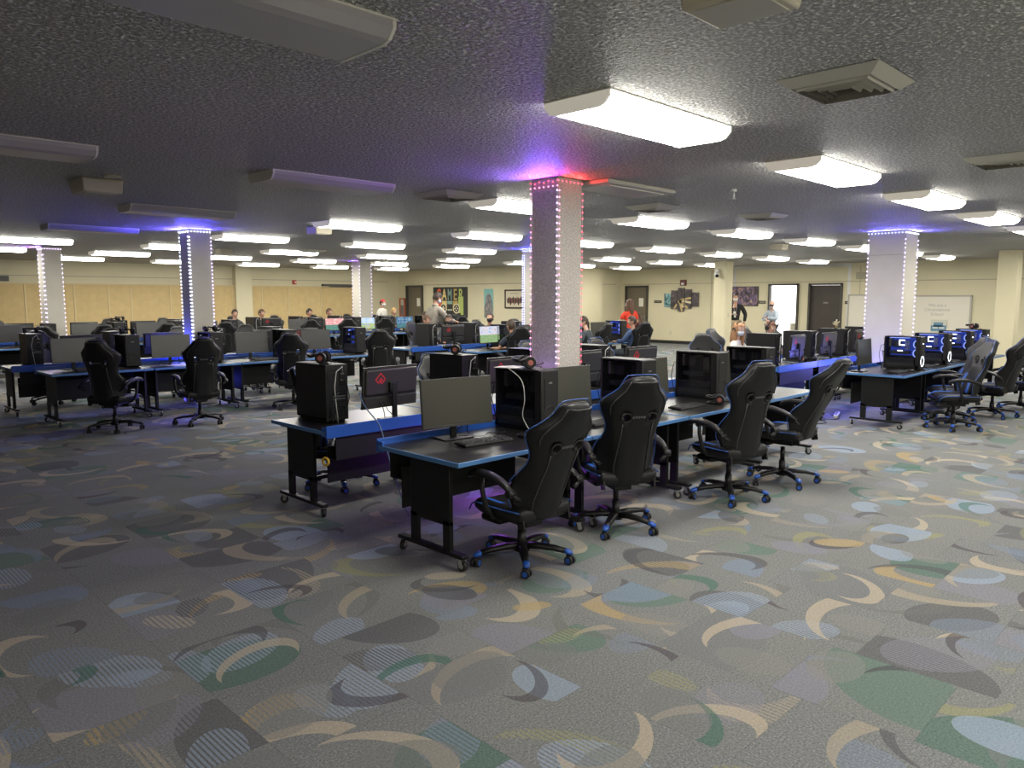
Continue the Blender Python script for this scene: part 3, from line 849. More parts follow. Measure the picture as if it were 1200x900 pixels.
    if headset:
        m = MB(); m.tube([(math.cos(a) * .098, -.005, .01 + math.sin(a) * .128) for a in [PI * k / 14 for k in range(15)]], .010, 8)
        for s in (-1, 1): m.cyl((s * .082, -.005, 0), (s * .112, -.005, 0), .042, seg=16)
        for v in m.bm.verts: v.co = HM @ v.co
        o = obj('headset', m, M['plastic']); o.location = loc; o.rotation_euler = (0, 0, rz); o.scale = (scale,) * 3
        tag(o, 'black headset worn by the ' + headset, 'headset')
    if cap:
        m = MB(); vs = m.sph((0, -.008, .03), (.094, .112, .115), 0, 20, 12); bmesh.ops.delete(m.bm, geom=[v for v in vs if v.co.z < .035], context='VERTS')
        headpart('knit_cap', m, mat('knit_cap_wool', cap, .9))
    if collar:
        m = MB(); c = up(0, -.005, 1.475); m.torus(tuple(c), .062, .018, (0, .1, 1), U=20, V=8); obj('collar', m, collar, t)
    if lanyard:
        m = MB(); y = .155
        m.tube([up(-.05, .06, 1.45), up(-.035, .135, 1.32), up(0, .14, 1.14)], .0045, 6); m.tube([up(.05, .06, 1.45), up(.035, .135, 1.32), up(0, .14, 1.14)], .0045, 6)
        c = up(0, .148, 1.10); m.box(tuple(c), (.06, .006, .085), 1)
        obj('lanyard', m, [mat('lanyard_ribbon', (.62, .5, .5), .7), M['white_plastic']], t)
    return t
# ------------------------------------------------------------------ room shell
CZ = 2.92; XW = 25.6; XG = 20.0; YB = 26.8; YJ = 19.05; X0R, Y0R = -5.0, -7.0
def wall(name, x0, y0, x1, y1, m, z0=0., z1=CZ, th=.12):
    mb = MB(); mb.box(((x0 + x1) / 2, (y0 + y1) / 2, (z0 + z1) / 2), (abs(x1 - x0) or th, abs(y1 - y0) or th, z1 - z0)); return struct(name, mb, m)
def slab(name, z, h, m):
    mb = MB(); mb.box(((X0R + XW + .3) / 2, (Y0R + YB + .3) / 2, z + h / 2), (XW + .6 - X0R, YB + .6 - Y0R, abs(h))); return struct(name, mb, m)
slab('floor', -.1, .1, M['carpet']); slab('ceiling', CZ, .1, M['ceiling'])
wall('wall_left', X0R, YB + .06, XG + .1, YB + .06, M['cream'])
# wall with the gamer poster (faces -X), door gap at Y 25.06..26.16
wall('wall_poster', XG + .06, 26.16, XG + .06, YB, M['cream']); wall('wall_poster', XG + .06, YJ + .01, XG + .06, 25.06, M['cream']); wall('wall_poster', XG + .06, 25.06, XG + .06, 26.16, M['cream'], 2.30, CZ)
wall('wall_return', XG, YJ + .06, XW + .1, YJ + .06, M['cream'])
# far wall (faces -X) with three door openings
cuts = [(YJ + .1, 18.81), (17.72, 12.6), (11.52, 11.16), (10.04, Y0R)]
for a, b in cuts: wall('wall_far', XW + .06, b, XW + .06, a, M['cream'])
for a, b in ((18.81, 17.72), (12.6, 11.52), (11.16, 10.04)): wall('wall_far', XW + .06, b, XW + .06, a, M['cream'], 2.27, CZ)
wall('wall_right', X0R, Y0R, XW, Y0R, M['cream']); wall('wall_near', X0R, Y0R, X0R, YB, M['cream'])
mb = MB(); mb.box((23.25, 18.93, CZ / 2), (1.5, .24, CZ)); struct('trim_return_pilaster', mb, M['cream'])
mb = MB(); mb.box((12.9, YB - .12, CZ / 2), (.62, .26, CZ)); struct('trim_left_pilaster', mb, M['cream'])
# batten line at door-head height
def batten(name, c, s): mb = MB(); mb.box(c, s); struct(name, mb, M['cream_d'])
batten('trim_far', (XW - .004, 8., 2.325), (.012, 22., .022)); batten('trim_poster', (XG - .004, 22.05, 2.31), (.014, 5.9, .03)); batten('trim_return', (22.6, YJ - .004, 2.325), (5.2, .012, .022)); batten('trim_left', (7.5, YB - .004, 2.46), (24, .012, .022))
for y in (14.9, 9.5): batten('trim_far_joint', (XW - .003, y, 1.4), (.008, .02, 2.8))
for a, b in cuts:
    mb = MB(); mb.box((XW - .008, (a + b) / 2, .06), (.016, abs(a - b), .12)); struct('baseboard_far', mb, M['baseboard'])
mb = MB(); mb.box((XG - .008, 22.05, .06), (.016, 6.0, .12)); struct('baseboard_poster', mb, M['baseboard'])
mb = MB(); mb.box((22.8, YJ - .008, .06), (5.6, .016, .12)); struct('baseboard_return', mb, M['baseboard'])
# doors
def door(n, x, y0, y1, leaf, ztop, label, sheet=False, plate=False, ajar=None):
    t = thing(f'door_{n}'); t['kind'] = 'structure'; t['label'] = label
    mb = MB(); yc = (y0 + y1) / 2; w = abs(y1 - y0)
    for y in (y0 - .025 if y0 > y1 else y0 + .025, y1 + .025 if y0 > y1 else y1 - .025): mb.box((x - .01, y, ztop / 2), (.16, .06, ztop))
    mb.box((x - .01, yc, ztop - .03), (.16, w, .06)); obj('door_frame', mb, M['door_frame'], t)
    if leaf:
        mb = MB(); mb.box((x + .04, yc, (ztop - .06) / 2), (.045, w - .10, ztop - .07)); lf = obj('door_leaf', mb, leaf, t)
        mb = MB(); mb.cyl((x + .02, y1 + .16, 1.0), (x - .05, y1 + .16, 1.0), .012, seg=10); mb.cyl((x - .045, y1 + .16, 1.), (x - .045, y1 + .28, 1.), .010, seg=10); mb.box((x + .012, y1 + .16, 1.), (.008, .05, .16), bevel=.003)
        obj('door_handle', mb, M['steel'], lf)
        if sheet:
            mb = MB(); mb.box((x + .014, y1 + .35, 1.60), (.004, .22, .34)); obj('notice_sheet', mb, M['paper'], lf)
        if plate:
            mb = MB(); mb.box((x + .014, yc, 1.62), (.006, .16, .05)); obj('door_plate', mb, M['chrome_grey'], lf)
    return t
door(1, XG, 26.16, 25.06, M['door_grey'], 2.30, 'taupe door beside the gamer poster with a paper notice', sheet=True)
door(2, XW, 18.81, 17.72, M['door_grey'], 2.27, 'taupe door behind the woman in orange', sheet=True)
door(3, XW, 12.6, 11.52, None, 2.27, 'open doorway to a brightly lit room')
door(4, XW, 11.16, 10.04, M['door_brown'], 2.27, 'dark brown door with a small plate', plate=True)
# room beyond the open doorway; its back wall glows in place of lamps
mb = MB(); mb.box((27.9, 11.9, 1.4), (.05, 4.2, 2.8)); struct('wall_beyond', mb, M['beyond_glow'])
mb = MB(); mb.box((26.8, 11.9, -.05), (2.4, 4.2, .1)); struct('floor_beyond', mb, M['white_plastic'])
mb = MB(); mb.box((26.8, 11.9, 2.85), (2.4, 4.2, .1)); struct('ceiling_beyond', mb, M['white_plastic'])
for y in (9.85, 13.95): mb = MB(); mb.box((26.8, y, 1.4), (2.4, .1, 2.8)); struct('wall_beyond_side', mb, M['white_plastic'])
t = thing('side_table', 'pale cabinet in the bright room beyond the doorway', 'cabinet', (26.6, 11.75, 0))
mb = MB(); mb.box((0, 0, .42), (.45, .8, .84), bevel=.01); obj('carcass', mb, M['white_paint'], t); mb = MB(); mb.box((0, 0, .86), (.5, .85, .03)); obj('top', mb, M['beige_plastic'], t)
# folding partition along the back left wall
t = thing('folding_partition', 'tan vinyl folding partition with pale vertical joints along the long wall', 'partition', (0, YB - .10, 0))
t['kind'] = 'thing'
xs = [-2.6, -1.4, -.2, 1.0, 2.2, 3.4, 4.75, 6.01, 7.35, 8.35, 9.03, 10.3, 11.4, 12.5, 13.64, 14.72, 16.13]
PAR = []
for a, b in zip(xs, xs[1:]):
    mb = MB(); mb.box(((a + b) / 2, 0, 1.10), (b - a - .03, .05, 2.19)); obj('panel', mb, M['tan'], t)
    mb = MB(); mb.box((b, -.012, 1.10), (.045, .06, 2.19), bevel=.008); obj('joint', mb, M['tan_joint'], t)
mb = MB(); mb.box((7, -.01, 2.215), (19., .09, .04)); obj('head_track', mb, M['tan_joint'], t)
mb = MB(); mb.box((17.2, YB - .02, 1.10), (2.1, .05, 2.19)); struct('trim_recess_panel', mb, M['tan'])
mb = MB(); mb.box((17.1, YB - .06, 2.27), (1.7, .14, .11)); struct('trim_recess_header', mb, M['door_frame'])
mb = MB(); mb.box((4.9, YB - .02, 2.36), (1.5, .05, .16)); struct('trim_wall_opening', mb, M['door_frame'])

# ------------------------------------------------------------------ pillars and their LED strings
LED = {}
def bulb_mat(n, c, s):
    LED[n] = emis('led_bulb_' + n, c, s); return LED[n]
bulb_mat('violet', (.62, .50, 1.), 3.0); bulb_mat('blue', (.38, .42, 1.), 3.2); bulb_mat('red', (1., .10, .16), 2.6); bulb_mat('pink', (1., .28, .50), 2.6); bulb_mat('lilac', (.75, .62, 1.), 3.0); bulb_mat('ice', (.70, .74, 1.), 3.4)
def pillar(x, y, w, m, label, n=1):
    mb = MB(); mb.box((x, y, CZ / 2), (w, w, CZ), 0, bevel=.012)
    o = obj('pillar', mb, m); tag(o, label, 'pillar'); o['kind'] = 'structure'; return o
def led_string(x, y, w, label, runs, zlo=.75, sp=.06, r=.0078):
    """runs: list of (name, colour, path kind) – e0: corner(-X,+Y) e1: corner(-X,-Y) e2: corner(+X,-Y); top0: top of -X face, top1: top of -Y face"""
    t = thing('led_string', label, 'string lights', (x, y, 0)); h = w / 2 + .006
    for kind, colr, off in runs:
        P = []
        if kind[0] == 'e':
            cx, cy = {'e0': (-h, h - .004), 'e1': (-h, -h), 'e2': (h - .004, -h)}[kind]
            cx += off[0]; cy += off[1]
            n = int((CZ - .04 - zlo) / sp); P = [(cx, cy, zlo + i * sp + random.uniform(-.006, .006)) for i in range(n)]
        else:
            n = max(4, int(w / .052))
            z = CZ - .035 + off[1]
            P = [(-h, h - w * i / n, z - .012 * (i % 2) * off[0]) for i in range(n + 1)] if kind == 'top0' else [(-h + w * i / n, -h, z) for i in range(n + 1)]
        mb = MB()
        for p in P: mb.sph(p, r, 0, 6, 4)
        if len(P) > 1: mb.tube([P[0], P[-1]], .0025, 4, 1)
        obj('light_run', mb, [LED[colr], M['white_plastic']], t)
    return t
def lamp(name, loc, col, power, r=.06):
    l = bpy.data.lights.new(name, 'POINT'); l.color = col; l.energy = power; l.shadow_soft_size = r
    o = bpy.data.objects.new(name, l); COL.objects.link(o); o.location = loc; return o
def strip_lamp(name, p, face, drop, colr, power, off=0.):
    x, y, w = PC[p]; l = bpy.data.lights.new(name, 'AREA'); l.shape = 'RECTANGLE'; l.size = w * .96; l.size_y = .010; l.color = colr; l.energy = power
    o = bpy.data.objects.new(name, l); COL.objects.link(o)
    if face == 'x': o.location = (x - w / 2 - .022, y, CZ - drop); n = Vector((-1, 0, .16))
    else: o.location = (x, y - w / 2 - .022, CZ - drop); n = Vector((0, -1, .16))
    n.normalize()
    if face == 'x': o.rotation_euler = (Matrix.Rotation(math.atan2(n.x, -n.z) * -1, 3, 'Y') @ Matrix.Rotation(PI / 2, 3, 'Z')).to_euler()
    else: o.rotation_euler = (Matrix.Rotation(math.atan2(n.y, -n.z), 3, 'X')).to_euler()
PC = dict(mid=(5.60, 4.955, .345), blue=(5.44, 12.91, .37), wide=(14.1, 4.71, .60), back=(13.3, 12.45, .40), farleft=(4.99, 19.75, .38), far=(13.75, 20.3, .42), wall1=(21.85, 12.3, .42), wall2=(21.5, 4.5, .42))
pillar(*PC['mid'], M['stipple_col'], 'square textured pillar edged with red and violet LED dots')
led_string(*PC['mid'], 'red and violet string of LED dots up the central textured pillar',
           [('e0', 'pink', (0, 0)), ('e1', 'lilac', (-.004, .012)), ('e1', 'pink', (.014, -.002)), ('e2', 'red', (0, 0)), ('top0', 'red', (1, 0.)), ('top0', 'pink', (0, -.05)), ('top1', 'red', (0, -.005))])
x, y, w = PC['mid']
strip_lamp('red_led_glow', 'mid', 'y', .045, (1., .06, .05), 1.5); strip_lamp('magenta_led_glow', 'mid', 'x', .04, (.75, .05, .8), 1.6); strip_lamp('violet_led_glow', 'mid', 'x', .16, (.22, .12, 1.), 8.)
pillar(*PC['blue'], M['white_paint'], 'white square pillar edged with blue LED dots')
led_string(*PC['blue'], 'blue-violet string of LED dots up the pillar with a switch plate', [('e0', 'ice', (0, 0)), ('e1', 'ice', (-.004, .01)), ('e1', 'ice', (.012, -.004)), ('e2', 'violet', (0, 0)), ('top0', 'ice', (1, 0)), ('top1', 'ice', (0, 0))], r=.011)
strip_lamp('blue_led_glow', 'blue', 'x', .045, (.10, .08, 1.), 26.); strip_lamp('blue_led_glow', 'blue', 'y', .045, (.10, .08, 1.), 12.)
pillar(*PC['wide'], M['white_paint'], 'wide white boxed pillar edged with blue LED dots')
led_string(*PC['wide'], 'blue-violet string of LED dots up the wide white pillar', [('e0', 'violet', (0, 0)), ('e1', 'violet', (-.004, .008)), ('e2', 'violet', (0, 0)), ('top0', 'blue', (0, 0)), ('top1', 'ice', (0, 0))], r=.011, sp=.075)
strip_lamp('blue_led_glow', 'wide', 'x', .045, (.16, .14, 1.), 9.); strip_lamp('blue_led_glow', 'wide', 'y', .045, (.16, .14, 1.), 12.)
x, y, w = PC['wide']
mb = MB(); mb.box((x - w / 2 - .002, y, 2.52), (.004, w - .04, .008)); struct('trim_pillar_seam', mb, M['cream_d'])
pillar(*PC['back'], M['white_paint'], 'pillar outlined in blue LED dots directly behind the central textured pillar')
led_string(*PC['back'], 'bright blue string of LED dots on the pillar hidden behind the central one', [('e0', 'blue', (0, 0)), ('e0', 'blue', (0, -.06)), ('top0', 'blue', (0, 0))], r=.013)
strip_lamp('blue_led_glow', 'back', 'x', .045, (.10, .10, 1.), 16.)
pillar(*PC['farleft'], M['white_paint'], 'pillar edged with purple LED dots close to the tan partition')
led_string(*PC['farleft'], 'purple string of LED dots on the pillar by the tan partition', [('e0', 'lilac', (0, 0)), ('e1', 'violet', (-.004, .01)), ('e1', 'lilac', (.016, -.006)), ('e2', 'lilac', (0, 0)), ('top0', 'lilac', (1, 0)), ('top1', 'lilac', (0, 0))], r=.011, sp=.10)
strip_lamp('violet_led_glow', 'farleft', 'x', .045, (.35, .15, 1.), 14.)
pillar(*PC['far'], M['white_paint'], 'far pillar edged with purple LED dots near the taupe door')
led_string(*PC['far'], 'purple string of LED dots on the far pillar near the taupe door', [('e0', 'lilac', (0, 0)), ('e1', 'lilac', (-.004, .01)), ('e2', 'violet', (0, 0))], r=.012, sp=.11, zlo=1.0)
strip_lamp('violet_led_glow', 'far', 'x', .045, (.35, .15, 1.), 5.)
pillar(*PC['wall1'], M['cream'], 'plain cream pillar beside the man in the black jacket'); pillar(*PC['wall2'], M['cream'], 'plain cream pillar past the whiteboard')
def plate(name, label, cat, loc, size, m, toggles=1, axis='y'):
    t = thing(name, label, cat, loc); mb = MB(); s = size if axis == 'x' else (size[1], size[0], size[2]); mb.box((0, 0, 0), s, 0, bevel=.002); obj('cover_plate', mb, m, t)
    for k in range(toggles):
        mb = MB(); o = (k - (toggles - 1) / 2) * .045; p = (-.008, o, 0) if axis == 'x' else (o, -.008, 0); mb.box(p, (.012, .012, .028)); obj('toggle', mb, M['white_plastic'], t)
plate('switch_plate', 'ivory double light switch on the blue-lit pillar', 'light switch', (PC['blue'][0] + .05, PC['blue'][1] - .186, 1.28), (.012, .13, .13), M['beige_plastic'], 2)
plate('switch_plate', 'ivory light switch on the cream pillar beside the man in black', 'light switch', (PC['wall1'][0], PC['wall1'][1] - .215, 1.25), (.012, .09, .13), M['beige_plastic'])
plate('wall_outlet', 'ivory outlet low on the wall under the five-panel picture', 'outlet', (XW - .006, 16.65, .42), (.012, .09, .13), M['beige_plastic'], 2, 'x')

# ------------------------------------------------------------------ ceiling fittings
def build_light(lit):
    t = thing('ceiling_light'); L, W, Hh = 1.34, .46, .078
    prof = [(-W / 2, 0), (-W / 2, -.03), (-W / 2 + .035, -Hh + .012), (-W / 2 + .075, -Hh), (W / 2 - .075, -Hh), (W / 2 - .035, -Hh + .012), (W / 2, -.03), (W / 2, 0)]
    mb = MB()
    a = [mb.bm.verts.new((-L / 2 + .02, y, z)) for y, z in prof]; b = [mb.bm.verts.new((L / 2 - .02, y, z)) for y, z in prof]
    for i in range(len(prof) - 1):
        f = mb.bm.faces.new((a[i], a[i + 1], b[i + 1], b[i])); f.smooth = False; f.material_index = int(i in (0, 1, 5, 6))
    obj('diffuser', mb, [M['lamp_on'], M['lamp_side']] if lit else [M['lens_off'], M['lens_off']], t)
    for s in (-1, 1):
        mb = MB(); pts = [(y * 1.02, z * 1.05 - .0) for y, z in prof]
        m = Matrix(((0, 0, 1, 0), (1, 0, 0, 0), (0, 1, 0, 0), (0, 0, 0, 1)))
        mb.prism(pts, s * (L / 2 - .02) - .008, s * (L / 2 - .02) + .008, 0, m)
        obj('end_cap', mb, M['cap_lit'] if lit else M['fixture'], t)
    mb = MB(); mb.box((0, 0, .004), (L - .02, W + .02, .012)); obj('housing', mb, M['fixture'], t)
    return t
M['lamp_on'] = emis('lit_prism_lens', (1., .965, .875), LAMP, 'FRONT_BACK' if False else 'AUTO')
M['lamp_side'] = emis('lit_prism_lens_side', (1., .965, .875), LAMP * .42, 'AUTO')
pl_on, pl_off = proto(build_light, True), proto(build_light, False)
ORD = ['first', 'second', 'third', 'fourth', 'fifth', 'sixth', 'seventh', 'eighth', 'ninth', 'tenth', 'eleventh']
LY = [2.84, 6.52, 10.0, 13.5, 17.0, 20.5, 24.0]
OFFS = {(0, 0), (1, 0), (1, 1), (2, 1), (3, 1), (2, 0), (3, 0)}
ROWN = ['over the front aisle', 'above the nearest desks', 'beyond the central pillar', 'over the blue-lit pillar', 'beyond the blue-lit pillar', 'before the far purple-lit pillar', 'along the tan partition']
for j, y in enumerate(LY):
    for i in range(9):
        x = 1.30 + 2.72 * i
        if y > YJ and x > XG - .8: continue
        if (j, i) in SKIP_LIGHTS: continue
        off = (j, i) in OFFS
        dup(pl_off if off else pl_on, (x, y, CZ - .006), 0, f"{'unlit' if off else 'glowing'} fluorescent ceiling light, {ORD[i]} of the row {ROWN[j]}", 'ceiling light', 'fluorescent lights in rows on the ceiling')
for k, (x, y) in enumerate(((4.02, -.8), (1.3, -.8), (-1.4, -.8), (1.3, -4.4), (-1.4, -4.4), (6.74, -.8), (9.46, -.8), (12.18, -.8), (14.9, -.8), (4.0, -3.6), (9.46, -4.4), (12.18, -4.4))):  # unseen lit fixtures added behind the camera to brighten the front aisle
    dup(pl_on, (x, y, CZ - .006), 0, 'unseen fluorescent ceiling light added outside the frame to brighten the front aisle', 'ceiling light', 'added fluorescent lights outside the frame')
def vent(label, x, y, w, d, n=5):
    t = thing('ceiling_vent', label, 'air vent', (x, y, CZ))
    mb = MB()
    def ring(a0, a1, b0, b1, z0, z1, mi=0):
        A = [(-a0, -b0), (a0, -b0), (a0, b0), (-a0, b0)]; B = [(-a1, -b1), (a1, -b1), (a1, b1), (-a1, b1)]
        for i in range(4):
            j = (i + 1) % 4
            mb.poly([(*A[i], z0), (*A[j], z0), (*B[j], z1), (*B[i], z1)], mi)
    ring(w / 2, w / 2 - .06, d / 2, d / 2 - .06, -.004, -.048)
    obj('frame', mb, M['vent'], t)
    for k in range(n - 1):
        mb = MB(); a, b = w / 2 - .068 - k * .040, d / 2 - .068 - k * .040
        if b < .03: break
        ring(a, a - .014, b, b - .014, -.030, -.060); obj('louvre', mb, M['vent'], t)
    mb = MB(); mb.box((0, 0, -.006), (w - .10, d - .10, .006)); obj('duct_shade', mb, M['vent_dark'], t)  # dark sheet painted in place of the shade inside the vent
vent('square four-way air vent over the front right aisle', 4.13, 1.66, .52, .52); vent('square air vent cut by the right picture edge', 7.28, 1.62, .50, .50)
vent('square air vent just left of the central pillar', 5.5, 6.42, .56, .56)
t = thing('return_grille', 'large flat grille with a thin bar beside the central pillar', 'air grille', (6.42, 4.8, CZ)); mb = MB(); mb.box((0, 0, -.02), (1.15, .56, .04), bevel=.01); obj('frame', mb, M['vent'], t); mb = MB(); mb.box((0, 0, -.041), (1.0, .42, .006)); obj('grille_face', mb, M['lens_off'], t); mb = MB(); mb.box((0, -.2, -.047), (.9, .02, .012)); obj('bar', mb, M['fixture'], t)
for (x, y) in ((8.0, 5.5),): vent('flat air vent beyond the central pillar on its right', x, y, .5, .5)
vent('air vent above the second desk row to the right', 9.9, 5.0, .5, .5)
vent('small air vent near the purple-lit far pillar', 9.6, 16.2, .5, .5)
def ceil_box(label, x, y, sx, sy, h):
    t = thing('access_point', label, 'ceiling box', (x, y, CZ)); mb = MB(); mb.box((0, 0, -h / 2), (sx, sy, h), 0, bevel=.012, top=(1.08, 1.08)); obj('housing', mb, M['beige_plastic'], t)
    mb = MB(); mb.box((0, 0, -h - .002), (sx * .8, sy * .8, .006)); obj('face_plate', mb, M['vent'], t)
ceil_box('cream box hung on the ceiling at the top picture edge', 2.42, 1.33, .26, .30, .17)
ceil_box('small cream box on the ceiling beside the unlit lights', 2.5, 8.15, .34, .40, .13)
for x, y, l in ((6.6, 10.9, 'small cream box on the ceiling between glowing lights'), (8.0, 17.4, 'small cream box on the ceiling near the far pillar'), (15.6, 7.5, 'small cream box on the ceiling before the wide white pillar')): ceil_box(l, x, y, .28, .28, .12)
t = thing('smoke_detector', 'small flat disc on the ceiling near the cream box', 'detector', (2.5, 7.7, CZ)); mb = MB(); mb.cyl((0, 0, -.02), (0, 0, 0), .07, .075, 20); obj('base_disc', mb, M['beige_plastic'], t)
t = thing('sprinkler_head', 'small sprinkler hanging from the ceiling beyond the central pillar', 'sprinkler', (7.35, 4.05, CZ)); mb = MB(); mb.cyl((0, 0, -.03), (0, 0, 0), .03, .03, 12); mb.cyl((0, 0, -.10), (0, 0, -.03), .012, seg=8); mb.cyl((0, 0, -.105), (0, 0, -.10), .028, seg=12); obj('nozzle', mb, M['white_plastic'], t)
# far-wall fittings
t = thing('security_camera', 'white dome camera high on the cream pillar beside the man in black', 'camera', (PC['wall1'][0] - .215, PC['wall1'][1] + .08, 2.56)); mb = MB(); mb.box((-.04, 0, .05), (.08, .12, .14), bevel=.02); obj('mount', mb, M['white_plastic'], t); mb = MB(); mb.sph((-.08, -.01, -.04), .085, 0, 14, 10); obj('dome', mb, M['white_plastic'], t); mb = MB(); mb.sph((-.12, -.04, -.09), .055, 0, 12, 8); obj('lens', mb, M['plastic_d'], t)
t = thing('wall_mounted_alarm', 'dark red alarm box above the five-panel picture', 'alarm', (XW - .03, 16.1, 2.36)); mb = MB(); mb.box((0, 0, 0), (.06, .26, .22), bevel=.01); obj('housing', mb, mat('dark_red_plastic', (.12, .02, .015), .4), t); mb = MB(); mb.box((-.04, 0, -.04), (.03, .12, .09)); obj('strobe', mb, M['white_plastic'], t)
t = thing('wall_mounted_alarm', 'small red alarm above the tan partition', 'alarm', (15.05, YB - .03, 2.38)); mb = MB(); mb.box((0, 0, 0), (.16, .06, .16), bevel=.01); obj('housing', mb, mat('red_plastic', (.45, .05, .03), .4), t); mb = MB(); mb.box((.03, -.035, 0), (.06, .02, .06)); obj('strobe', mb, M['white_plastic'], t)
def room_sign(label, y, z=1.63):
    t = thing('room_sign', label, 'sign', (XW - .012, y, z)); mb = MB(); mb.box((0, 0, 0), (.014, .34, .10), bevel=.003); obj('plate', mb, M['door_brown'], t); mb = MB()
    for k in range(3): mb.box((-.009, .09 - k * .09, 0), (.003, .06, .022))
    obj('legend', mb, M['alu'], t)
room_sign('small dark room sign beside the door behind the woman in orange', 17.25); room_sign('small dark room sign by the bright open doorway', 12.9); room_sign('small dark room sign next to the brown door', 9.78)
t = thing('junction_box', 'flat cream wall box above the brown door', 'wall box', (XW - .02, 9.35, 2.5)); mb = MB(); mb.box((0, 0, 0), (.04, .55, .22), bevel=.006); mb.box((0, -.65, -.12), (.03, .4, .12), bevel=.006); obj('cover', mb, M['cream_d'], t)

# ------------------------------------------------------------------ pictures and boards
def on_wall(x, y, z): return Matrix(((0, 0, -1, x), (-1, 0, 0, y), (0, 1, 0, z), (0, 0, 0, 1)))   # local x -> -Y, local y -> up
def text_mesh(s, size, m, parent, name, mtx, sx=1., depth=.002, bold=0.):
    cu = bpy.data.curves.new('t', 'FONT'); cu.body = s; cu.size = size; cu.align_x = 'CENTER'; cu.align_y = 'CENTER'; cu.extrude = depth; cu.offset = bold
    o = bpy.data.objects.new('t', cu); COL.objects.link(o); dg = bpy.context.evaluated_depsgraph_get(); dg.update()
    me = bpy.data.meshes.new_from_object(o.evaluated_get(dg)); bpy.data.objects.remove(o)
    me.transform(mtx @ Matrix.Diagonal((sx, 1, 1, 1))); me.materials.clear(); me.materials.append(m)
    q = bpy.data.objects.new(name, me); COL.objects.link(q); q.parent = parent; return q
def art_mat(name, stops, scale, dist=1.5, es=0.):
    m, nt, b = new_mat(name); t = NT(m); tc = t.node('ShaderNodeTexCoord'); n = t.node('ShaderNodeTexNoise'); t.link(tc.outputs['Object'], n.inputs['Vector'])
    n.inputs['Scale'].default_value = scale; n.inputs['Distortion'].default_value = dist; n.inputs['Detail'].default_value = 4
    t.link(t.ramp(n.outputs['Fac'], stops), b.inputs['Base Color']); b.inputs['Roughness'].default_value = .6; return m
def flat(name, col): 
    k = 'print_' + name
    if k not in M: M[k] = mat(k, col, .7)
    return M[k]
# gamer banner
t = thing('hanging_banner', 'black cloth poster reading GAMER in coloured letters over a game controller', 'poster', (XG - .012, 23.35, 1.60))
W = on_wall(0, 0, 0)
def wbox(mb, x, y, sx, sy, d=.0, th=.004, mi=0, rot=0): 
    q = W @ Matrix.Translation((x, y, .006 + d)) @ Matrix.Rotation(rot, 4, 'Z')
    mb.box((0, 0, 0), (sx, sy, th), mi, rot=q) if False else mb.prism([(-sx / 2, -sy / 2), (sx / 2, -sy / 2), (sx / 2, sy / 2), (-sx / 2, sy / 2)], -th / 2, th / 2, mi, q)
mb = MB(); wbox(mb, 0, 0, 2.10, 1.22, -.004, .008); obj('cloth', mb, flat('black_cloth', (.03, .03, .028)), t)
cols = [('orange', (.75, .13, .05)), ('cream', (.72, .58, .24)), ('teal', (.24, .38, .32)), ('ochre', (.45, .33, .10)), ('lime', (.42, .50, .14))]
for k, (ch, (n, c)) in enumerate(zip('GAMER', cols)):
    x = -.68 + k * .335
    text_mesh(ch, .62, flat(n, c), t, 'letter', W @ Matrix.Translation((x, .29, .008)), {'M': .56, 'G': .62, 'A': .66}.get(ch, .72), .002, .012)
    mb = MB(); wbox(mb, x, -.13, .30, .38 if k in (1, 2, 3) else .72, .001); 
    obj('colour_band', mb, flat(n, c), t)
mb = MB()
for sx in (-.40, .40):
    q = W @ Matrix.Translation((sx, -.24, .014))
    mb.prism([(math.cos(a) * .20, math.sin(a) * .20) for a in [2 * PI * i / 28 for i in range(28)]], -.002, .002, 0, q)
    mb.prism([(math.cos(a) * .155, math.sin(a) * .155) for a in [2 * PI * i / 28 for i in range(28)]], -.002, .004, 1, q)
for (dx, dy) in ((.06, 0), (-.06, 0), (0, .06), (0, -.06)):
    wbox(mb, -.40 + dx, -.24 + dy, .075, .075, .015, .004, 0)
    q = W @ Matrix.Translation((.40 + dx * 1.3, -.24 + dy * 1.3, .021)); mb.prism([(math.cos(a) * .036, math.sin(a) * .036) for a in [2 * PI * i / 14 for i in range(14)]], -.002, .002, 0, q)
wbox(mb, -.40, -.24, .06, .06, .015, .004, 0); wbox(mb, -.06, -.30, .085, .05, .012, .004, 0); wbox(mb, .08, -.30, .085, .05, .012, .004, 0)
wbox(mb, 0, -.17, .34, .20, .006, .004, 1); wbox(mb, 0, -.47, 1.3, .10, .006, .004, 1)
obj('controller_print', mb, [flat('pale_print', (.72, .66, .45)), flat('black_cloth', (.03, .03, .028))], t)
# tall narrow poster (plain stand-in: a hooded shape under a turquoise sky)
t = thing('hanging_poster', 'narrow tall poster of a grey standing shape under a turquoise sky', 'poster', (XG - .01, 21.1, 1.57)); mb = MB(); wbox(mb, 0, 0, .50, 1.10)
obj('sheet', mb, flat('turquoise', (.22, .48, .46)), t); mb = MB(); wbox(mb, 0, -.32, .46, .42, .004, .003)
q = W @ Matrix.Translation((0, .0, .013)); mb.prism([(-.17, -.5), (.19, -.5), (.21, -.05), (.17, .22), (.07, .36), (-.05, .37), (-.15, .2), (-.19, -.1)], -.002, .002, 1, q)
obj('grey_shape', mb, [flat('dusk', (.24, .19, .15)), art_mat('grey_cloak', [(.35, (.07, .07, .075)), (.5, (.22, .22, .23)), (.65, (.36, .30, .26))], 9)], t)
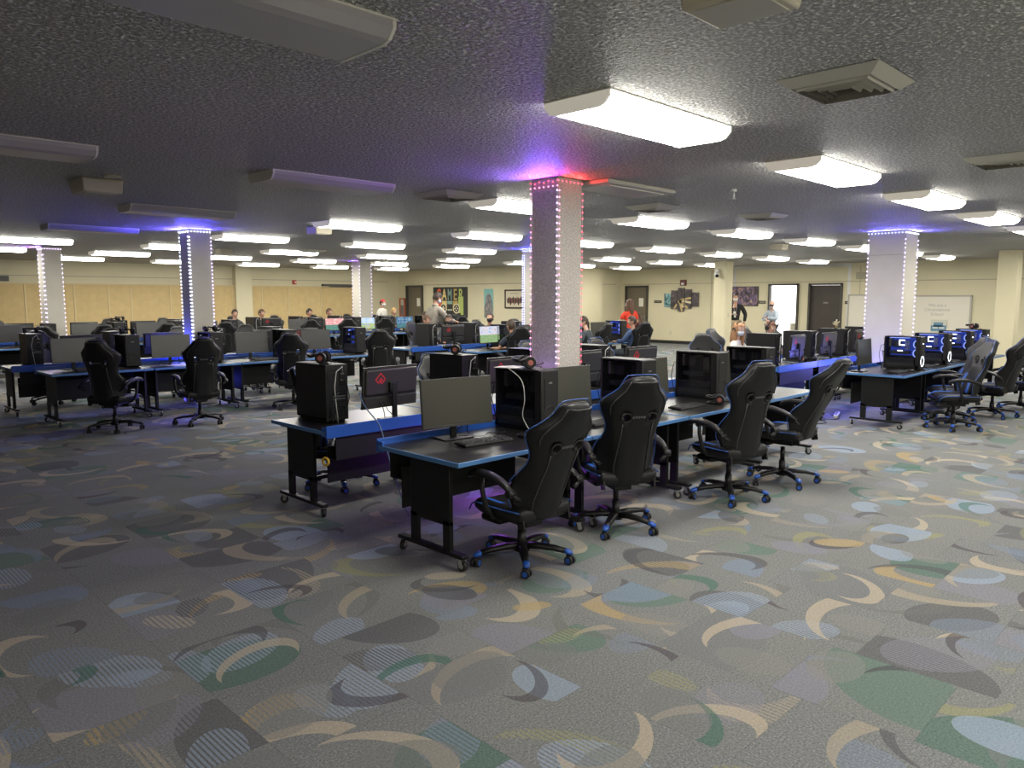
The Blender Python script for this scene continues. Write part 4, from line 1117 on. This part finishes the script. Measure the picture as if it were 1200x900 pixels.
# framed group picture
t = thing('framed_picture', 'framed pale print of a dark row of figures beside the central pillar', 'picture', (XG - .02, 19.70, 1.74)); mb = MB()
for (x, y, sx, sy) in ((0, .32, 1.0, .05), (0, -.32, 1.0, .05), (-.48, 0, .05, .66), (.48, 0, .05, .66)): wbox(mb, x, y, sx, sy, .006, .03)
obj('frame', mb, M['frame_dark'], t); mb = MB(); wbox(mb, 0, 0, .94, .62, -.003, .01); obj('mat_board', mb, flat('mat_board', (.62, .56, .42)), t)
mb = MB()
for k in range(11): 
    q = W @ Matrix.Translation((-.34 + k * .068, -.06 + .03 * math.sin(k * 2.1), .012)); mb.prism([(math.cos(a) * (.034 if k % 2 else .045), math.sin(a) * (.11 + .02 * (k % 3))) for a in [2 * PI * i / 12 for i in range(12)]], -.002, .002, k % 2, q)
wbox(mb, 0, .20, .42, .012, .006, .002, 0)
obj('printed_figures', mb, [flat('dark_figure', (.06, .045, .045)), flat('rust_figure', (.20, .08, .05))], t)
# red-framed narrow notice next to the taupe door
t = thing('red_framed_case', 'narrow red-framed cabinet on the wall next to the taupe door', 'wall cabinet', (XG - .03, 26.45, 1.38)); mb = MB()
for (x, y, sx, sy) in ((0, .36, .36, .05), (0, -.36, .36, .05), (-.16, 0, .05, .76), (.16, 0, .05, .76)): wbox(mb, x, y, sx, sy, .006, .06)
obj('frame', mb, flat('red_frame', (.42, .09, .05)), t); mb = MB(); wbox(mb, 0, 0, .30, .70, -.003, .01); obj('inside', mb, flat('pale_inside', (.55, .52, .42)), t); mb = MB(); wbox(mb, 0, -.12, .12, .40, .02, .05); obj('extinguisher_bottle', mb, flat('bottle_grey', (.16, .16, .16)), t)
# five-panel canvas
t = thing('canvas_picture', 'five stepped canvas panels of golden beams on dark grey and teal', 'picture', (XW - .02, 16.17, 1.72))
pan = [(-.62, -.03, .52), (-.31, -.01, .72), (0, -.01, .90), (.31, .02, .74), (.62, .0, .54)]
teal = art_mat('teal_canvas', [(.35, (.03, .05, .06)), (.5, (.12, .26, .29)), (.62, (.35, .55, .55))], 4.); dark = art_mat('dark_canvas', [(.35, (.035, .03, .035)), (.55, (.10, .08, .085)), (.68, (.16, .13, .14))], 4.)
gold = flat('gold_beam', (.60, .45, .20)); gold2 = flat('pale_beam', (.72, .63, .42))
for k, (x, y, h) in enumerate(pan):
    mb = MB(); wbox(mb, x, y, .285, h, .01, .03); p = obj('canvas', mb, (teal, dark, dark, dark, dark)[k], t)
    mb = MB(); n0 = 0
    for ang, ln, th, mi in ((-72, .5, .05, 0), (-55, .55, .05, 1), (-38, .6, .05, 0), (-10, .62, .05, 1), (10, .62, .05, 0), (-125, .4, .04, 0)):
        a = R(ang); ox, oy = -.08, -.03
        # clip the beam to this panel by sampling short pieces along it
        for s in range(16):
            l = .05 + ln * s / 16; px, py = ox + math.cos(a) * l, oy + math.sin(a) * l
            if abs(px - x) < .125 and abs(py - y) < h / 2 - .02 and k >= 1 and k <= 3:
                wbox(mb, px, py, ln / 16 * 1.02, th * 1.5, .027, .003, mi, a); n0 += 1
    if n0: obj('golden_beam', mb, [gold, gold2], p)
# dark fantasy-coloured canvas behind the man in black
t = thing('canvas_picture', 'wide dark purple and brown canvas behind the man in black', 'picture', (XW - .02, 13.55, 1.84)); mb = MB(); wbox(mb, 0, 0, 1.06, .66, .008, .03)
obj('canvas', mb, art_mat('violet_canvas', [(.32, (.02, .016, .02)), (.45, (.09, .06, .07)), (.54, (.16, .12, .24)), (.62, (.30, .16, .10)), (.72, (.5, .45, .38))], 3.2, 2.4), t)
mb = MB(); wbox(mb, 0, 0, 1.10, .70, .0, .02); obj('frame', mb, M['frame_dark'], t)
# whiteboard on the far wall, and a narrow one partly behind the wide pillar
def board(label, yc, zc, w, h, name='whiteboard'):
    t = thing(name, label, 'whiteboard', (XW - .02, yc, zc)); mb = MB(); wbox(mb, 0, 0, w, h, .0, .02); obj('writing_surface', mb, M['whiteboard'], t); mb = MB()
    for (x, y, sx, sy) in ((0, h / 2, w + .05, .05), (0, -h / 2, w + .05, .05), (-w / 2, 0, .05, h), (w / 2, 0, .05, h)): wbox(mb, x, y, sx, sy, .01, .035)
    obj('frame', mb, M['alu'], t); return t
t = board('wide whiteboard with faint grey lettering beyond the wide white pillar', 7.15, 1.22, 1.75, 1.25)
for k, s in enumerate(('We are a', 'Chromebook', 'School')): text_mesh(s, .13, M['ink'], t, 'lettering', W @ Matrix.Translation((-.02, .34 - .135 * k, .02)), 1., .001)
t2 = board('narrow tall whiteboard leaning in behind the wide white pillar', 9.35, 1.2, .95, 1.35)
t = thing('blue_sign', 'small blue and white card on the whiteboard', 'sign', (XW - .05, 7.1, .93)); mb = MB(); wbox(mb, 0, 0, .44, .40, .0, .01); obj('card', mb, flat('card_cream', (.55, .55, .48)), t); mb = MB()
wbox(mb, 0, -.06, .42, .17, .008, .003); wbox(mb, -.01, .05, .26, .12, .008, .003); obj('blue_print', mb, flat('card_blue', (.10, .22, .32)), t); mb = MB(); wbox(mb, -.09, -.05, .15, .04, .012, .003); wbox(mb, .09, -.05, .15, .04, .012, .003); obj('white_dash', mb, M['white_plastic'], t)
TOWD = {'lit': 'black computer tower lit white inside', 'blue': 'black computer tower glowing blue inside', 'dark': 'dark black computer tower'}
# ------------------------------------------------------------------ furniture in rows
P_chair = proto(build_chair, True); P_chair_g = proto(build_chair, False)
P_desk = proto(build_desk)
P_tow = {k: proto(build_tower, k) for k in ('dark', 'lit', 'blue')}
for k in ('field', 'pink', 'sky', 'dusk'): M['scr_' + k] = screen_mat('game_on_screen_' + k, k)
P_mon = {k: proto(build_monitor, k) for k in ('screen_off', 'scr_field', 'scr_pink', 'scr_sky', 'scr_dusk')}
P_head, P_key, P_mouse = proto(build_headset), proto(build_keyboard), proto(build_mouse)
TZ = .741
def place_row(key, X0, Yc, n, flip, where, mons, tows, chairs, tower_kind='dark', tow_dy=.17, screens={}, heads=(), keys=(), mice=(), yaws=None, step=1.37, blue=True, tow_rot=None, mon_rot=None, recl=None, heads_label=''):
    s = -1 if flip else 1; a0 = PI if flip else 0.
    for i in range(n):
        o = ORD[i]
        xc = X0 + step * (i + .5)
        if (key, 'desk', i) not in HIDE:
            dup(P_desk, (xc, Yc, 0), a0, f"blue-edged black desk on casters, {o} along the row {where}", 'desk', 'gaming desks in rows')
        if mons[i] is not None and (key, 'mon', i) not in HIDE:
            k = screens.get(i, 'screen_off')
            desc = {'screen_off': 'black monitor seen from behind' if flip else 'black monitor with a dark screen', 'scr_field': 'monitor showing a green field game', 'scr_pink': 'monitor showing a pink and white game', 'scr_sky': 'monitor showing a blue sky game', 'scr_dusk': 'monitor showing a dim blue game'}[k]
            r = (mon_rot or {}).get(i, random.uniform(-.07, .07))
            dup(P_mon[k], (mons[i], Yc + s * .20, TZ), a0 + r, f"{desc} on the {o} desk {where}", 'monitor', 'monitors on the desks')
        if tows[i] is not None and (key, 'tow', i) not in HIDE:
            kd = tower_kind if isinstance(tower_kind, str) else tower_kind[i]
            r = (tow_rot or {}).get(i, random.uniform(-.04, .04))
            dup(P_tow[kd], (tows[i], Yc + s * tow_dy, TZ), a0 + r, f"{TOWD[kd]} on the {o} desk {where}", 'computer', 'computer towers on the desks')
            if i in heads:
                hh = {'A': .95, 'B': .75}.get(key, random.uniform(-.3, .3)) - a0
                dup(P_head, (tows[i], Yc + s * tow_dy - .03, TZ + .493), a0 + hh, f"black headset on top of the {o} tower {where}", 'headset', 'headsets on the towers')
        if chairs[i] is not None and (key, 'chair', i) not in HIDE:
            cx, cy, yw = chairs[i][:3]
            c = dup(P_chair if blue else P_chair_g, (cx, cy, 0), R(yw), f"black gaming chair with {'blue' if blue else 'grey'} piping at the {o} desk {where}", 'chair', 'gaming chairs')
            if len(chairs[i]) > 3:
                b = child(c, 'backrest'); b.rotation_euler.x = R(chairs[i][3])
            if len(chairs[i]) > 4:
                for q in c.children:
                    if q.name.split('.')[0] in ('backrest', 'seat', 'footrest', 'armrest', 'tilt_mechanism'): q.location.z -= chairs[i][4]
        if i in keys: dup(P_key, (keys[i][0], keys[i][1], TZ), a0 + keys[i][2], f"black keyboard on the {o} desk {where}", 'keyboard', 'keyboards on the desks')
        if i in mice: dup(P_mouse, (mice[i][0], mice[i][1], TZ), a0 + .1, f"black mouse on the {o} desk {where}", 'mouse', 'mice on the desks')
def std(X0, n, dx, step=1.37): return [X0 + step * i + dx for i in range(n)]
def kk(xs, y, r=0.): return {i: (x, y, r) for i, x in enumerate(xs) if x is not None}
# A: nearest row, chairs towards the front aisle
place_row('A', 3.13, 4.05, 4, False, 'before the central textured pillar', [3.70, 4.93, 6.18, 7.45], [4.42, 5.80, 7.10, 8.17],
          [(3.64, 3.52, -4, 19, .05), (4.70, 3.52, -29, 14, -.01), (6.13, 3.34, -18, 9, -.015), (7.05, 3.27, 0, 22, -.06)], tow_dy=.185, heads=(0,),
          keys={0: (3.74, 4.00, -.10), 1: (5.05, 3.92, .05), 2: (6.35, 3.92, 0.), }, mice={0: (4.10, 3.95), 2: (6.75, 3.88)}, mon_rot={0: -.16, 1: -.10, 2: -.04}, tow_rot={0: .03, 1: -.05, 2: -.02})
dup(P_head, (6.82, 3.84, TZ), .5, 'black headset lying on the desk before the third tower in front', 'headset', 'headsets on the desks')
# B: backs onto row A
place_row('B', 3.15, 5.64, 4, True, 'behind the central textured pillar', [3.95, 5.40, 6.62, 7.72], [3.50, 5.02, 6.15, 7.18],
          [(3.93, 6.22, 225, 12, .09), (5.78, 6.72, 176, 16, .10), (7.2, 6.45, 185), (8.75, 6.6, 176, 12, .03)], tow_dy=-.17, heads=(0, 1), mon_rot={0: .08, 1: .05})
# L1 / L2: island round the blue-lit pillar
place_row('L1', 2.90, 12.25, 4, False, 'before the blue-lit pillar', [3.38, 4.78, 6.15, 7.40], [4.12, 5.42, 6.76, 8.22],
          [(3.45, 11.05, -50, 8), (4.50, 10.78, -8, 8), (6.23, 11.22, -32, 9), (7.98, 11.25, -36, 9)], blue=False, tow_dy=.20, heads=(0, 1), tower_kind=['dark', 'dark', 'dark', 'blue'],
          keys=kk([3.5, None, 6.2, 7.5], 12.05), mice={1: (5.15, 12.0)})
place_row('L2', 2.72, 13.60, 4, True, 'behind the blue-lit pillar', [3.75, 5.0, 6.9, 7.7], [3.15, 4.35, 6.1, 7.25],
          [(3.6, 14.7, 190), (4.7, 14.8, 170), (6.0, 14.8, 182), (7.4, 14.9, 176)], blue=False, tow_dy=-.22, heads=(0,))
# M1 / M2: middle island below the gamer poster
place_row('M1', 10.0, 11.30, 4, False, 'facing the gamer poster', [10.92, 12.1, 13.2, 14.6], [11.25, 12.75, 13.75, 15.2],
          [(10.62, 10.45, -28, 10), (11.9, 10.5, -20), (13.25, 10.6, 2, 10), (14.55, 10.35, -28, 10)], screens={0: 'scr_field'}, tower_kind=['dark', 'dark', 'blue', 'blue'], blue=False)
place_row('M2', 9.55, 12.80, 4, True, 'under the gamer poster', [10.85, 12.3, 13.7, 15.0], [10.38, 11.62, 13.0, 14.4],
          [(11.1, 13.95, 185), (11.75, 13.9, 175), (13.1, 13.9, 180), (14.5, 13.9, 180)], blue=False, tow_dy=-.12)
# R1 / R2: island round the wide white pillar
place_row('R1', 10.95, 3.87, 4, False, 'before the wide white pillar', [11.27, 12.62, 13.95, 15.1], [12.02, 13.36, 14.62, 15.62],
          [(11.62, 2.98, 34, 14), (12.35, 3.22, 30, 12), (13.25, 2.88, -14, 14), (14.3, 2.72, -18, 14)], tower_kind='lit', tow_dy=-.08, heads=(3,), keys=kk([11.45, 12.7, 14.0, None], 3.66), mice={0: (11.75, 3.6), 1: (13.0, 3.62)}, mon_rot={0: .06})
dup(P_head, (12.28, 3.62, TZ), .4, 'black headset lying beside the first blue-lit tower', 'headset', 'headsets on the desks')
place_row('R2', 10.72, 5.53, 4, True, 'behind the wide white pillar', [11.82, 13.05, 14.45, 15.8], [11.42, 12.72, 14.12, 15.4],
          [(10.95, 6.35, 140, 12, .04), (12.35, 6.75, 182), (13.55, 6.75, 178), (15.0, 6.9, 185)], tow_dy=-.14)
dup(P_head, (12.28, 5.30, TZ), 2.4, 'black headset on the desk between monitors behind the wide pillar', 'headset', 'headsets on the desks')
# F: far islands
place_row('F1', 10.0, 18.85, 5, False, 'before the far purple-lit pillar', [10.8, 11.95, 13.03, 14.45, 15.8], [11.3, 12.55, 13.75, 15.1, 16.3],
          [(10.55, 18.1, -20), (11.75, 18.15, -25), (13.0, 18.1, -30), (14.6, 18.0, 20), (15.7, 18.0, -20)], screens={1: 'scr_pink', 2: 'scr_sky', 3: 'scr_dusk'}, blue=False)
place_row('F2', 10.0, 21.1, 4, True, 'behind the far purple-lit pillar', std(10., 4, .95), std(10., 4, .4),
          [(10.5, 22.1, 180), (11.9, 22.1, 180), (13.2, 22.1, 170), (14.6, 22.1, 180)], blue=False)
place_row('G1', 2.1, 18.80, 5, False, 'near the tan partition', std(2.1, 5, .6), std(2.1, 5, 1.2), [(2.7, 18.0, -10), (4.35, 17.9, -20), (5.5, 18.0, -15), (6.9, 18.0, -25), (8.2, 18.0, -20)], blue=False, heads=(2,))
place_row('G2', 2.1, 20.60, 5, True, 'against the tan partition', std(2.1, 5, .95), std(2.1, 5, .4), [(2.7, 21.7, 180), (4.3, 21.7, 175), (5.5, 21.7, 180), (6.9, 21.7, 185), (8.3, 21.7, 180)], blue=False, heads=(3,))
for pr in PROTOS:
    def rm(o):
        for c in list(o.children): rm(c)
        bpy.data.objects.remove(o)
    rm(pr)
# loose papers and cables
def sheet(label, loc, rz, w=.21, h=.28):
    mb = MB(); mb.box((0, 0, .001), (w, h, .002)); o = obj('paper_sheet', mb, M['paper']); o.location = loc; o.rotation_euler.z = rz; tag(o, label, 'paper', 'loose papers')
sheet('white paper lying beside the monitor near the blue-lit pillar', (4.72, 12.05, TZ), .3); 
sheet('white paper on top of the tower nearest the central pillar headset', (4.35, 4.36, TZ + .494), .3, .14, .2)
sheet('pale card on top of the first tower behind the pillar', (3.47, 5.96, TZ + .494), .2, .15, .17)
def cable(label, pts, m, r=.005):
    mb = MB()
    P = [Vector(p) for p in pts]; Q = []
    for i in range(len(P) - 1):
        p0, p1, p2, p3 = P[max(i - 1, 0)], P[i], P[i + 1], P[min(i + 2, len(P) - 1)]
        for k in range(6):
            u = k / 6; Q.append(.5 * ((2 * p1) + (-p0 + p2) * u + (2 * p0 - 5 * p1 + 4 * p2 - p3) * u * u + (-p0 + 3 * p1 - 3 * p2 + p3) * u ** 3))
    Q.append(P[-1]); mb.tube(Q, r, 6); o = obj('cable', mb, m); tag(o, label, 'cable', 'loose cables'); return o
M['cable_blue'] = mat('grey_blue_cable', (.10, .16, .28), .45)
cable('long grey-blue cable hanging over the rail of the first desk down to the floor', [(3.62, 5.42, 1.0), (3.60, 5.32, .90), (3.60, 5.165, .80), (3.61, 5.10, .72), (3.62, 4.99, .45), (3.64, 4.86, .16), (3.68, 4.80, .02), (3.8, 4.75, .008)], M['cable_blue'], .006)
cable('pale cable looping from the first dark tower onto its desk', [(4.28, 4.30, 1.24), (4.285, 4.15, 1.15), (4.29, 4.12, 1.0), (4.29, 4.14, .86), (4.26, 4.02, .755), (4.2, 3.9, .747)], M['cable_w'], .0035)
cable('thin dark cable on the desk behind the nearest monitor', [(3.75, 4.30, .76), (3.9, 4.2, .747), (4.05, 4.28, .747), (4.15, 4.2, .747), (4.22, 4.3, .76)], M['cable'], .003)
for k, (x, y) in enumerate(((10.75, 4.6), (11.0, 4.72), (11.25, 4.62))): cable(f'dark power cable sagging between the desks by the wide pillar, {("nearest", "middle", "last")[k]} of three', [(x + .1, 5.0, .35), (x, 4.85, .15), (x - .15, y, .012), (x + .1, y - .2, .01), (x + .4, y + .05, .012)], M['cable'], .006)
for k, (x, y) in enumerate(((5.7, 12.9), (6.0, 13.0))): cable(f'dark cable curling on the floor past the blue-lit pillar, {("first", "second")[k]} of two', [(x, y, .3), (x + .05, y - .1, .02), (x + .4, y - .25, .01), (x + .8, y + .1, .01), (x + .9, y + .4, .2)], M['cable'], .007)
t = thing('power_strip', 'white power strip lit blue on the floor by the wide pillar', 'power strip', (11.6, 4.55, 0), .3); mb = MB(); mb.box((0, 0, .025), (.42, .06, .045), bevel=.01); obj('body', mb, M['white_plastic'], t); mb = MB()
for i in range(5): mb.box((-.15 + i * .07, 0, .049), (.03, .03, .004))
obj('socket_face', mb, M['plastic_d'], t)
t = thing('cable_hook', 'small yellow cable clip on the leg of the first desk behind the pillar', 'clip', (3.17, 5.24, .50)); mb = MB(); mb.torus((0, 0, 0), .03, .010, (1, .3, 0), sx=1, sy=1, U=16, V=8); obj('clip_ring', mb, mat('yellow_plastic', (.55, .36, .03), .5), t)
t = thing('toy_figure', 'small pale branching ornament on top of a tower by the wide pillar', 'ornament', (14.15, 5.64, TZ + .493)); mb = MB()
mb.tube([(0, 0, 0), (.02, 0, .06), (-.02, .02, .10), (.03, 0, .15)], [.03, .028, .02, .008], 8); mb.tube([(.02, 0, .05), (.09, .02, .09), (.14, .0, .13)], [.018, .014, .006], 8); mb.tube([(0, 0, .04), (-.08, 0, .06), (-.12, .02, .10)], [.018, .012, .006], 8); mb.tube([(.05, .01, .07), (.08, -.03, .12)], [.012, .005], 8)
obj('branch', mb, mat('bone_resin', (.45, .38, .22), .6), t)
for nme, loc, col, pw in (('under_desk_glow', (4.55, 4.78, .30), (.45, .12, 1.), 5.), ('under_desk_glow', (5.2, 4.75, .35), (.55, .1, .8), 3.), ('rail_glow', (5.45, 4.9, 1.05), (.45, .2, 1.), 2.5), ('under_desk_glow', (5.6, 12.88, .35), (.08, .1, 1.), 16.), ('rail_glow', (5.1, 12.95, 1.0), (.08, .1, 1.), 9.), ('rail_glow', (12.6, 4.70, .75), (.18, .18, 1.), 16.), ('rail_glow', (13.7, 4.6, .5), (.18, .18, 1.), 10.), ('under_desk_glow', (11.6, 4.62, .25), (.15, .15, 1.), 5.), ('aisle_glow', (4.4, 11.2, .35), (.15, .12, 1.), 4.)):
    lamp(nme, loc, col, pw, .12)

# ------------------------------------------------------------------ people
grey = cloth('grey_check', (.34, .31, .26), .25); navy = cloth('navy', (.015, .02, .035)); black = cloth('black', (.010, .010, .012)); khaki = cloth('khaki', (.34, .27, .18)); orange = cloth('orange_red', (.72, .055, .025)); paleblue = cloth('pale_blue', (.42, .48, .56)); denim = cloth('denim', (.05, .075, .13)); maroon = cloth('maroon', (.12, .02, .03)); white = cloth('white', (.62, .60, .56)); slate = cloth('slate', (.04, .05, .06)); dkgrey = cloth('dark_grey', (.05, .05, .05)); camo = cloth('pale_camo', (.36, .36, .32), .6); brown = (.10, .055, .03); dkbrown = (.035, .02, .012); 
person('standing man in a grey shirt and white mask leaning over the middle desks', (11.72, 14.36, 0), R(-100), 1.10, arms=[((-.30, .02, 1.16), (-.32, .20, .98)), ((.20, .28, 1.16), (.08, .55, 1.10))], shirt=grey, pants=camo, hair=dkbrown, mask=(.55, .56, .62), lean=.16, nod=.3, yaw=.0, collar=grey)
person('man in a black zip jacket, white mask and lanyard holding a white cup', (22.75, 12.35, 0), R(118), 1.09, arms=[((-.30, .0, 1.14), (-.27, .08, .90)), ((.27, .06, 1.13), (.06, .30, 1.16))], shirt=black, pants=khaki, hair=dkbrown, mask=(.66, .62, .58), lanyard=True, yaw=.05)
t = thing('paper_cup', 'white paper cup in the hand of the man in black', 'cup', (22.39, 12.17, 1.285)); mb = MB(); mb.cyl((0, 0, -.05), (0, 0, .06), .036, .046, 16); obj('cup_body', mb, M['white_plastic'], t); mb = MB(); mb.torus((0, 0, .06), .045, .004, U=16, V=6); obj('cup_rim', mb, M['white_plastic'], t)
person('bald man in a pale blue shirt and dark mask with folded arms by the doorway', (22.9, 11.15, 0), R(75), .97, arms=[((-.27, .10, 1.16), (.02, .24, 1.20)), ((.27, .10, 1.13), (-.02, .27, 1.12))], shirt=paleblue, pants=denim, skin='pale', style='bald', mask=(.05, .035, .04), beard=(.5, .48, .45), yaw=.2)
person('woman in a bright orange top with long brown hair and a maroon bag', (17.25, 12.55, 0), R(-20), .99, arms=[((-.25, .06, 1.15), (-.18, .30, 1.06)), ((.27, .0, 1.13), (.24, .16, .96))], shirt=orange, pants=denim, hair=(.11, .055, .03), style='long', mask=(.6, .6, .6), yaw=.5, long_sleeve=False)
t = thing('shoulder_bag', 'maroon shoulder bag at the side of the woman in orange', 'bag', (17.55, 12.42, .96), R(-20)); mb = MB(); mb.box((0, 0, 0), (.16, .34, .28), bevel=.05, seg=3); obj('bag_body', mb, maroon, t); mb = MB(); mb.tube([(0, -.12, .12), (-.06, -.06, .35), (-.13, 0, .47), (-.06, .06, .35), (0, .12, .12)], .012, 6); obj('strap', mb, maroon, t)
S = dict(seated=True)
person('seated player with dark hair watching the green field screen', (10.64, 10.50, 0), R(-8), 1.0, shirt=navy, pants=slate, hair=dkbrown, skin='tan', long_sleeve=False, lean=.12, nod=.15, arms=[((-.30, .10, .80), (-.20, .42, .79)), ((.28, .12, .80), (.16, .42, .79))], **S)
person('seated boy leaning his head sideways beyond the green field screen', (11.75, 13.80, 0), R(170), 1.02, shirt=slate, pants=slate, hair=dkbrown, mask=(.03, .03, .035), yaw=-.5, nod=.2, **S)
person('seated player with brown hair just below the man in grey', (11.12, 13.85, 0), R(185), 1.02, shirt=dkgrey, pants=slate, hair=brown, nod=.35, **S)
person('seated player in a black mask under the gamer poster', (13.05, 13.75, 0), R(165), 1.04, shirt=dkgrey, pants=slate, hair=dkbrown, mask=(.02, .02, .02), yaw=-.7, **S)
person('seated player with short grey hair in a dark jacket beside a blue-lit tower', (13.22, 10.68, 0), R(20), 1.02, shirt=slate, pants=slate, hair=dkbrown, skin='pale', lean=.18, nod=.2, yaw=.6, **S)
person('seated player in a blue top in front of the woman in orange', (14.50, 10.45, 0), R(10), 1.0, shirt=cloth('blue_top', (.04, .07, .16)), pants=slate, hair=dkbrown, yaw=.7, nod=.2, **S)
person('girl with long light brown hair and a headset at the desks behind the wide pillar', (12.30, 6.62, 0), R(186), .99, shirt=white, pants=denim, hair=(.33, .17, .075), style='long', skin='pale', mask=(.55, .58, .62), headset='girl with long light brown hair', yaw=-.55, nod=.15, **S)
person('girl with brown hair and a headset seated next to the long-haired girl', (13.50, 6.62, 0), R(182), .99, shirt=cloth('lilac', (.3, .22, .25)), pants=denim, hair=(.14, .06, .035), style='short', skin='pale', headset='brown-haired girl', yaw=-.3, nod=.3, **S)
person('far seated player in black using the dim blue screen', (14.55, 18.12, 0), R(15), 1.0, shirt=black, pants=slate, hair=dkbrown, yaw=.1, arms=[((-.28, .14, .80), (-.16, .40, .79)), ((.28, .14, .80), (.18, .40, .79))], long_sleeve=False, **S)
for x, y, l, h in ((10.4, 22.1, 'far seated player with dark hair, leftmost of the heads before the partition', dkbrown), (11.2, 22.0, 'far seated player with light brown hair before the partition', brown), (12.9, 22.1, 'far seated player with black hair over the pink screen', (.02, .015, .01)), (13.7, 22.2, 'far seated player with brown hair left of the purple-lit far pillar', brown), (15.9, 21.6, 'far seated player with blond hair above the dim blue screen', (.42, .27, .10))):
    person(l, (x, y, 0), R(180 + random.uniform(-15, 15)), 1.05, shirt=dkgrey, pants=slate, hair=h, nod=.2, headset=False, **S)
person('far standing person in a red cap and pale top beside the purple-lit pillar', (15.65, 21.9, 0), R(200), .98, shirt=white, pants=slate, hair=dkbrown, cap=(.5, .04, .05), mask=(.6, .6, .6))

# ------------------------------------------------------------------ camera, world, colour
cam = bpy.data.cameras.new('camera'); cam.sensor_width = 36.; cam.lens = 36. * 890 / 1200; cam.clip_end = 200
co = bpy.data.objects.new('camera', cam); COL.objects.link(co); co.location = (0, 0, 1.8)
co.rotation_euler = (PI / 2 - math.atan((450 - 348.5) / 890), 0, R(44.8 - 90)); scn.camera = co
w = bpy.data.worlds.new('dim_interior'); scn.world = w; w.use_nodes = True
w.node_tree.nodes['Background'].inputs[0].default_value = (.9, .9, 1., 1); w.node_tree.nodes['Background'].inputs[1].default_value = .05
scn.view_settings.view_transform = VIEW; scn.view_settings.look = LOOK; scn.view_settings.exposure = EXPO; scn.view_settings.gamma = 1.
scn.cycles.use_denoising = True; scn.cycles.max_bounces = 7; scn.cycles.diffuse_bounces = 4; scn.cycles.glossy_bounces = 3; scn.cycles.transparent_max_bounces = 12
scn.cycles.sample_clamp_indirect = 4.; scn.cycles.caustics_reflective = False; scn.cycles.caustics_refractive = False
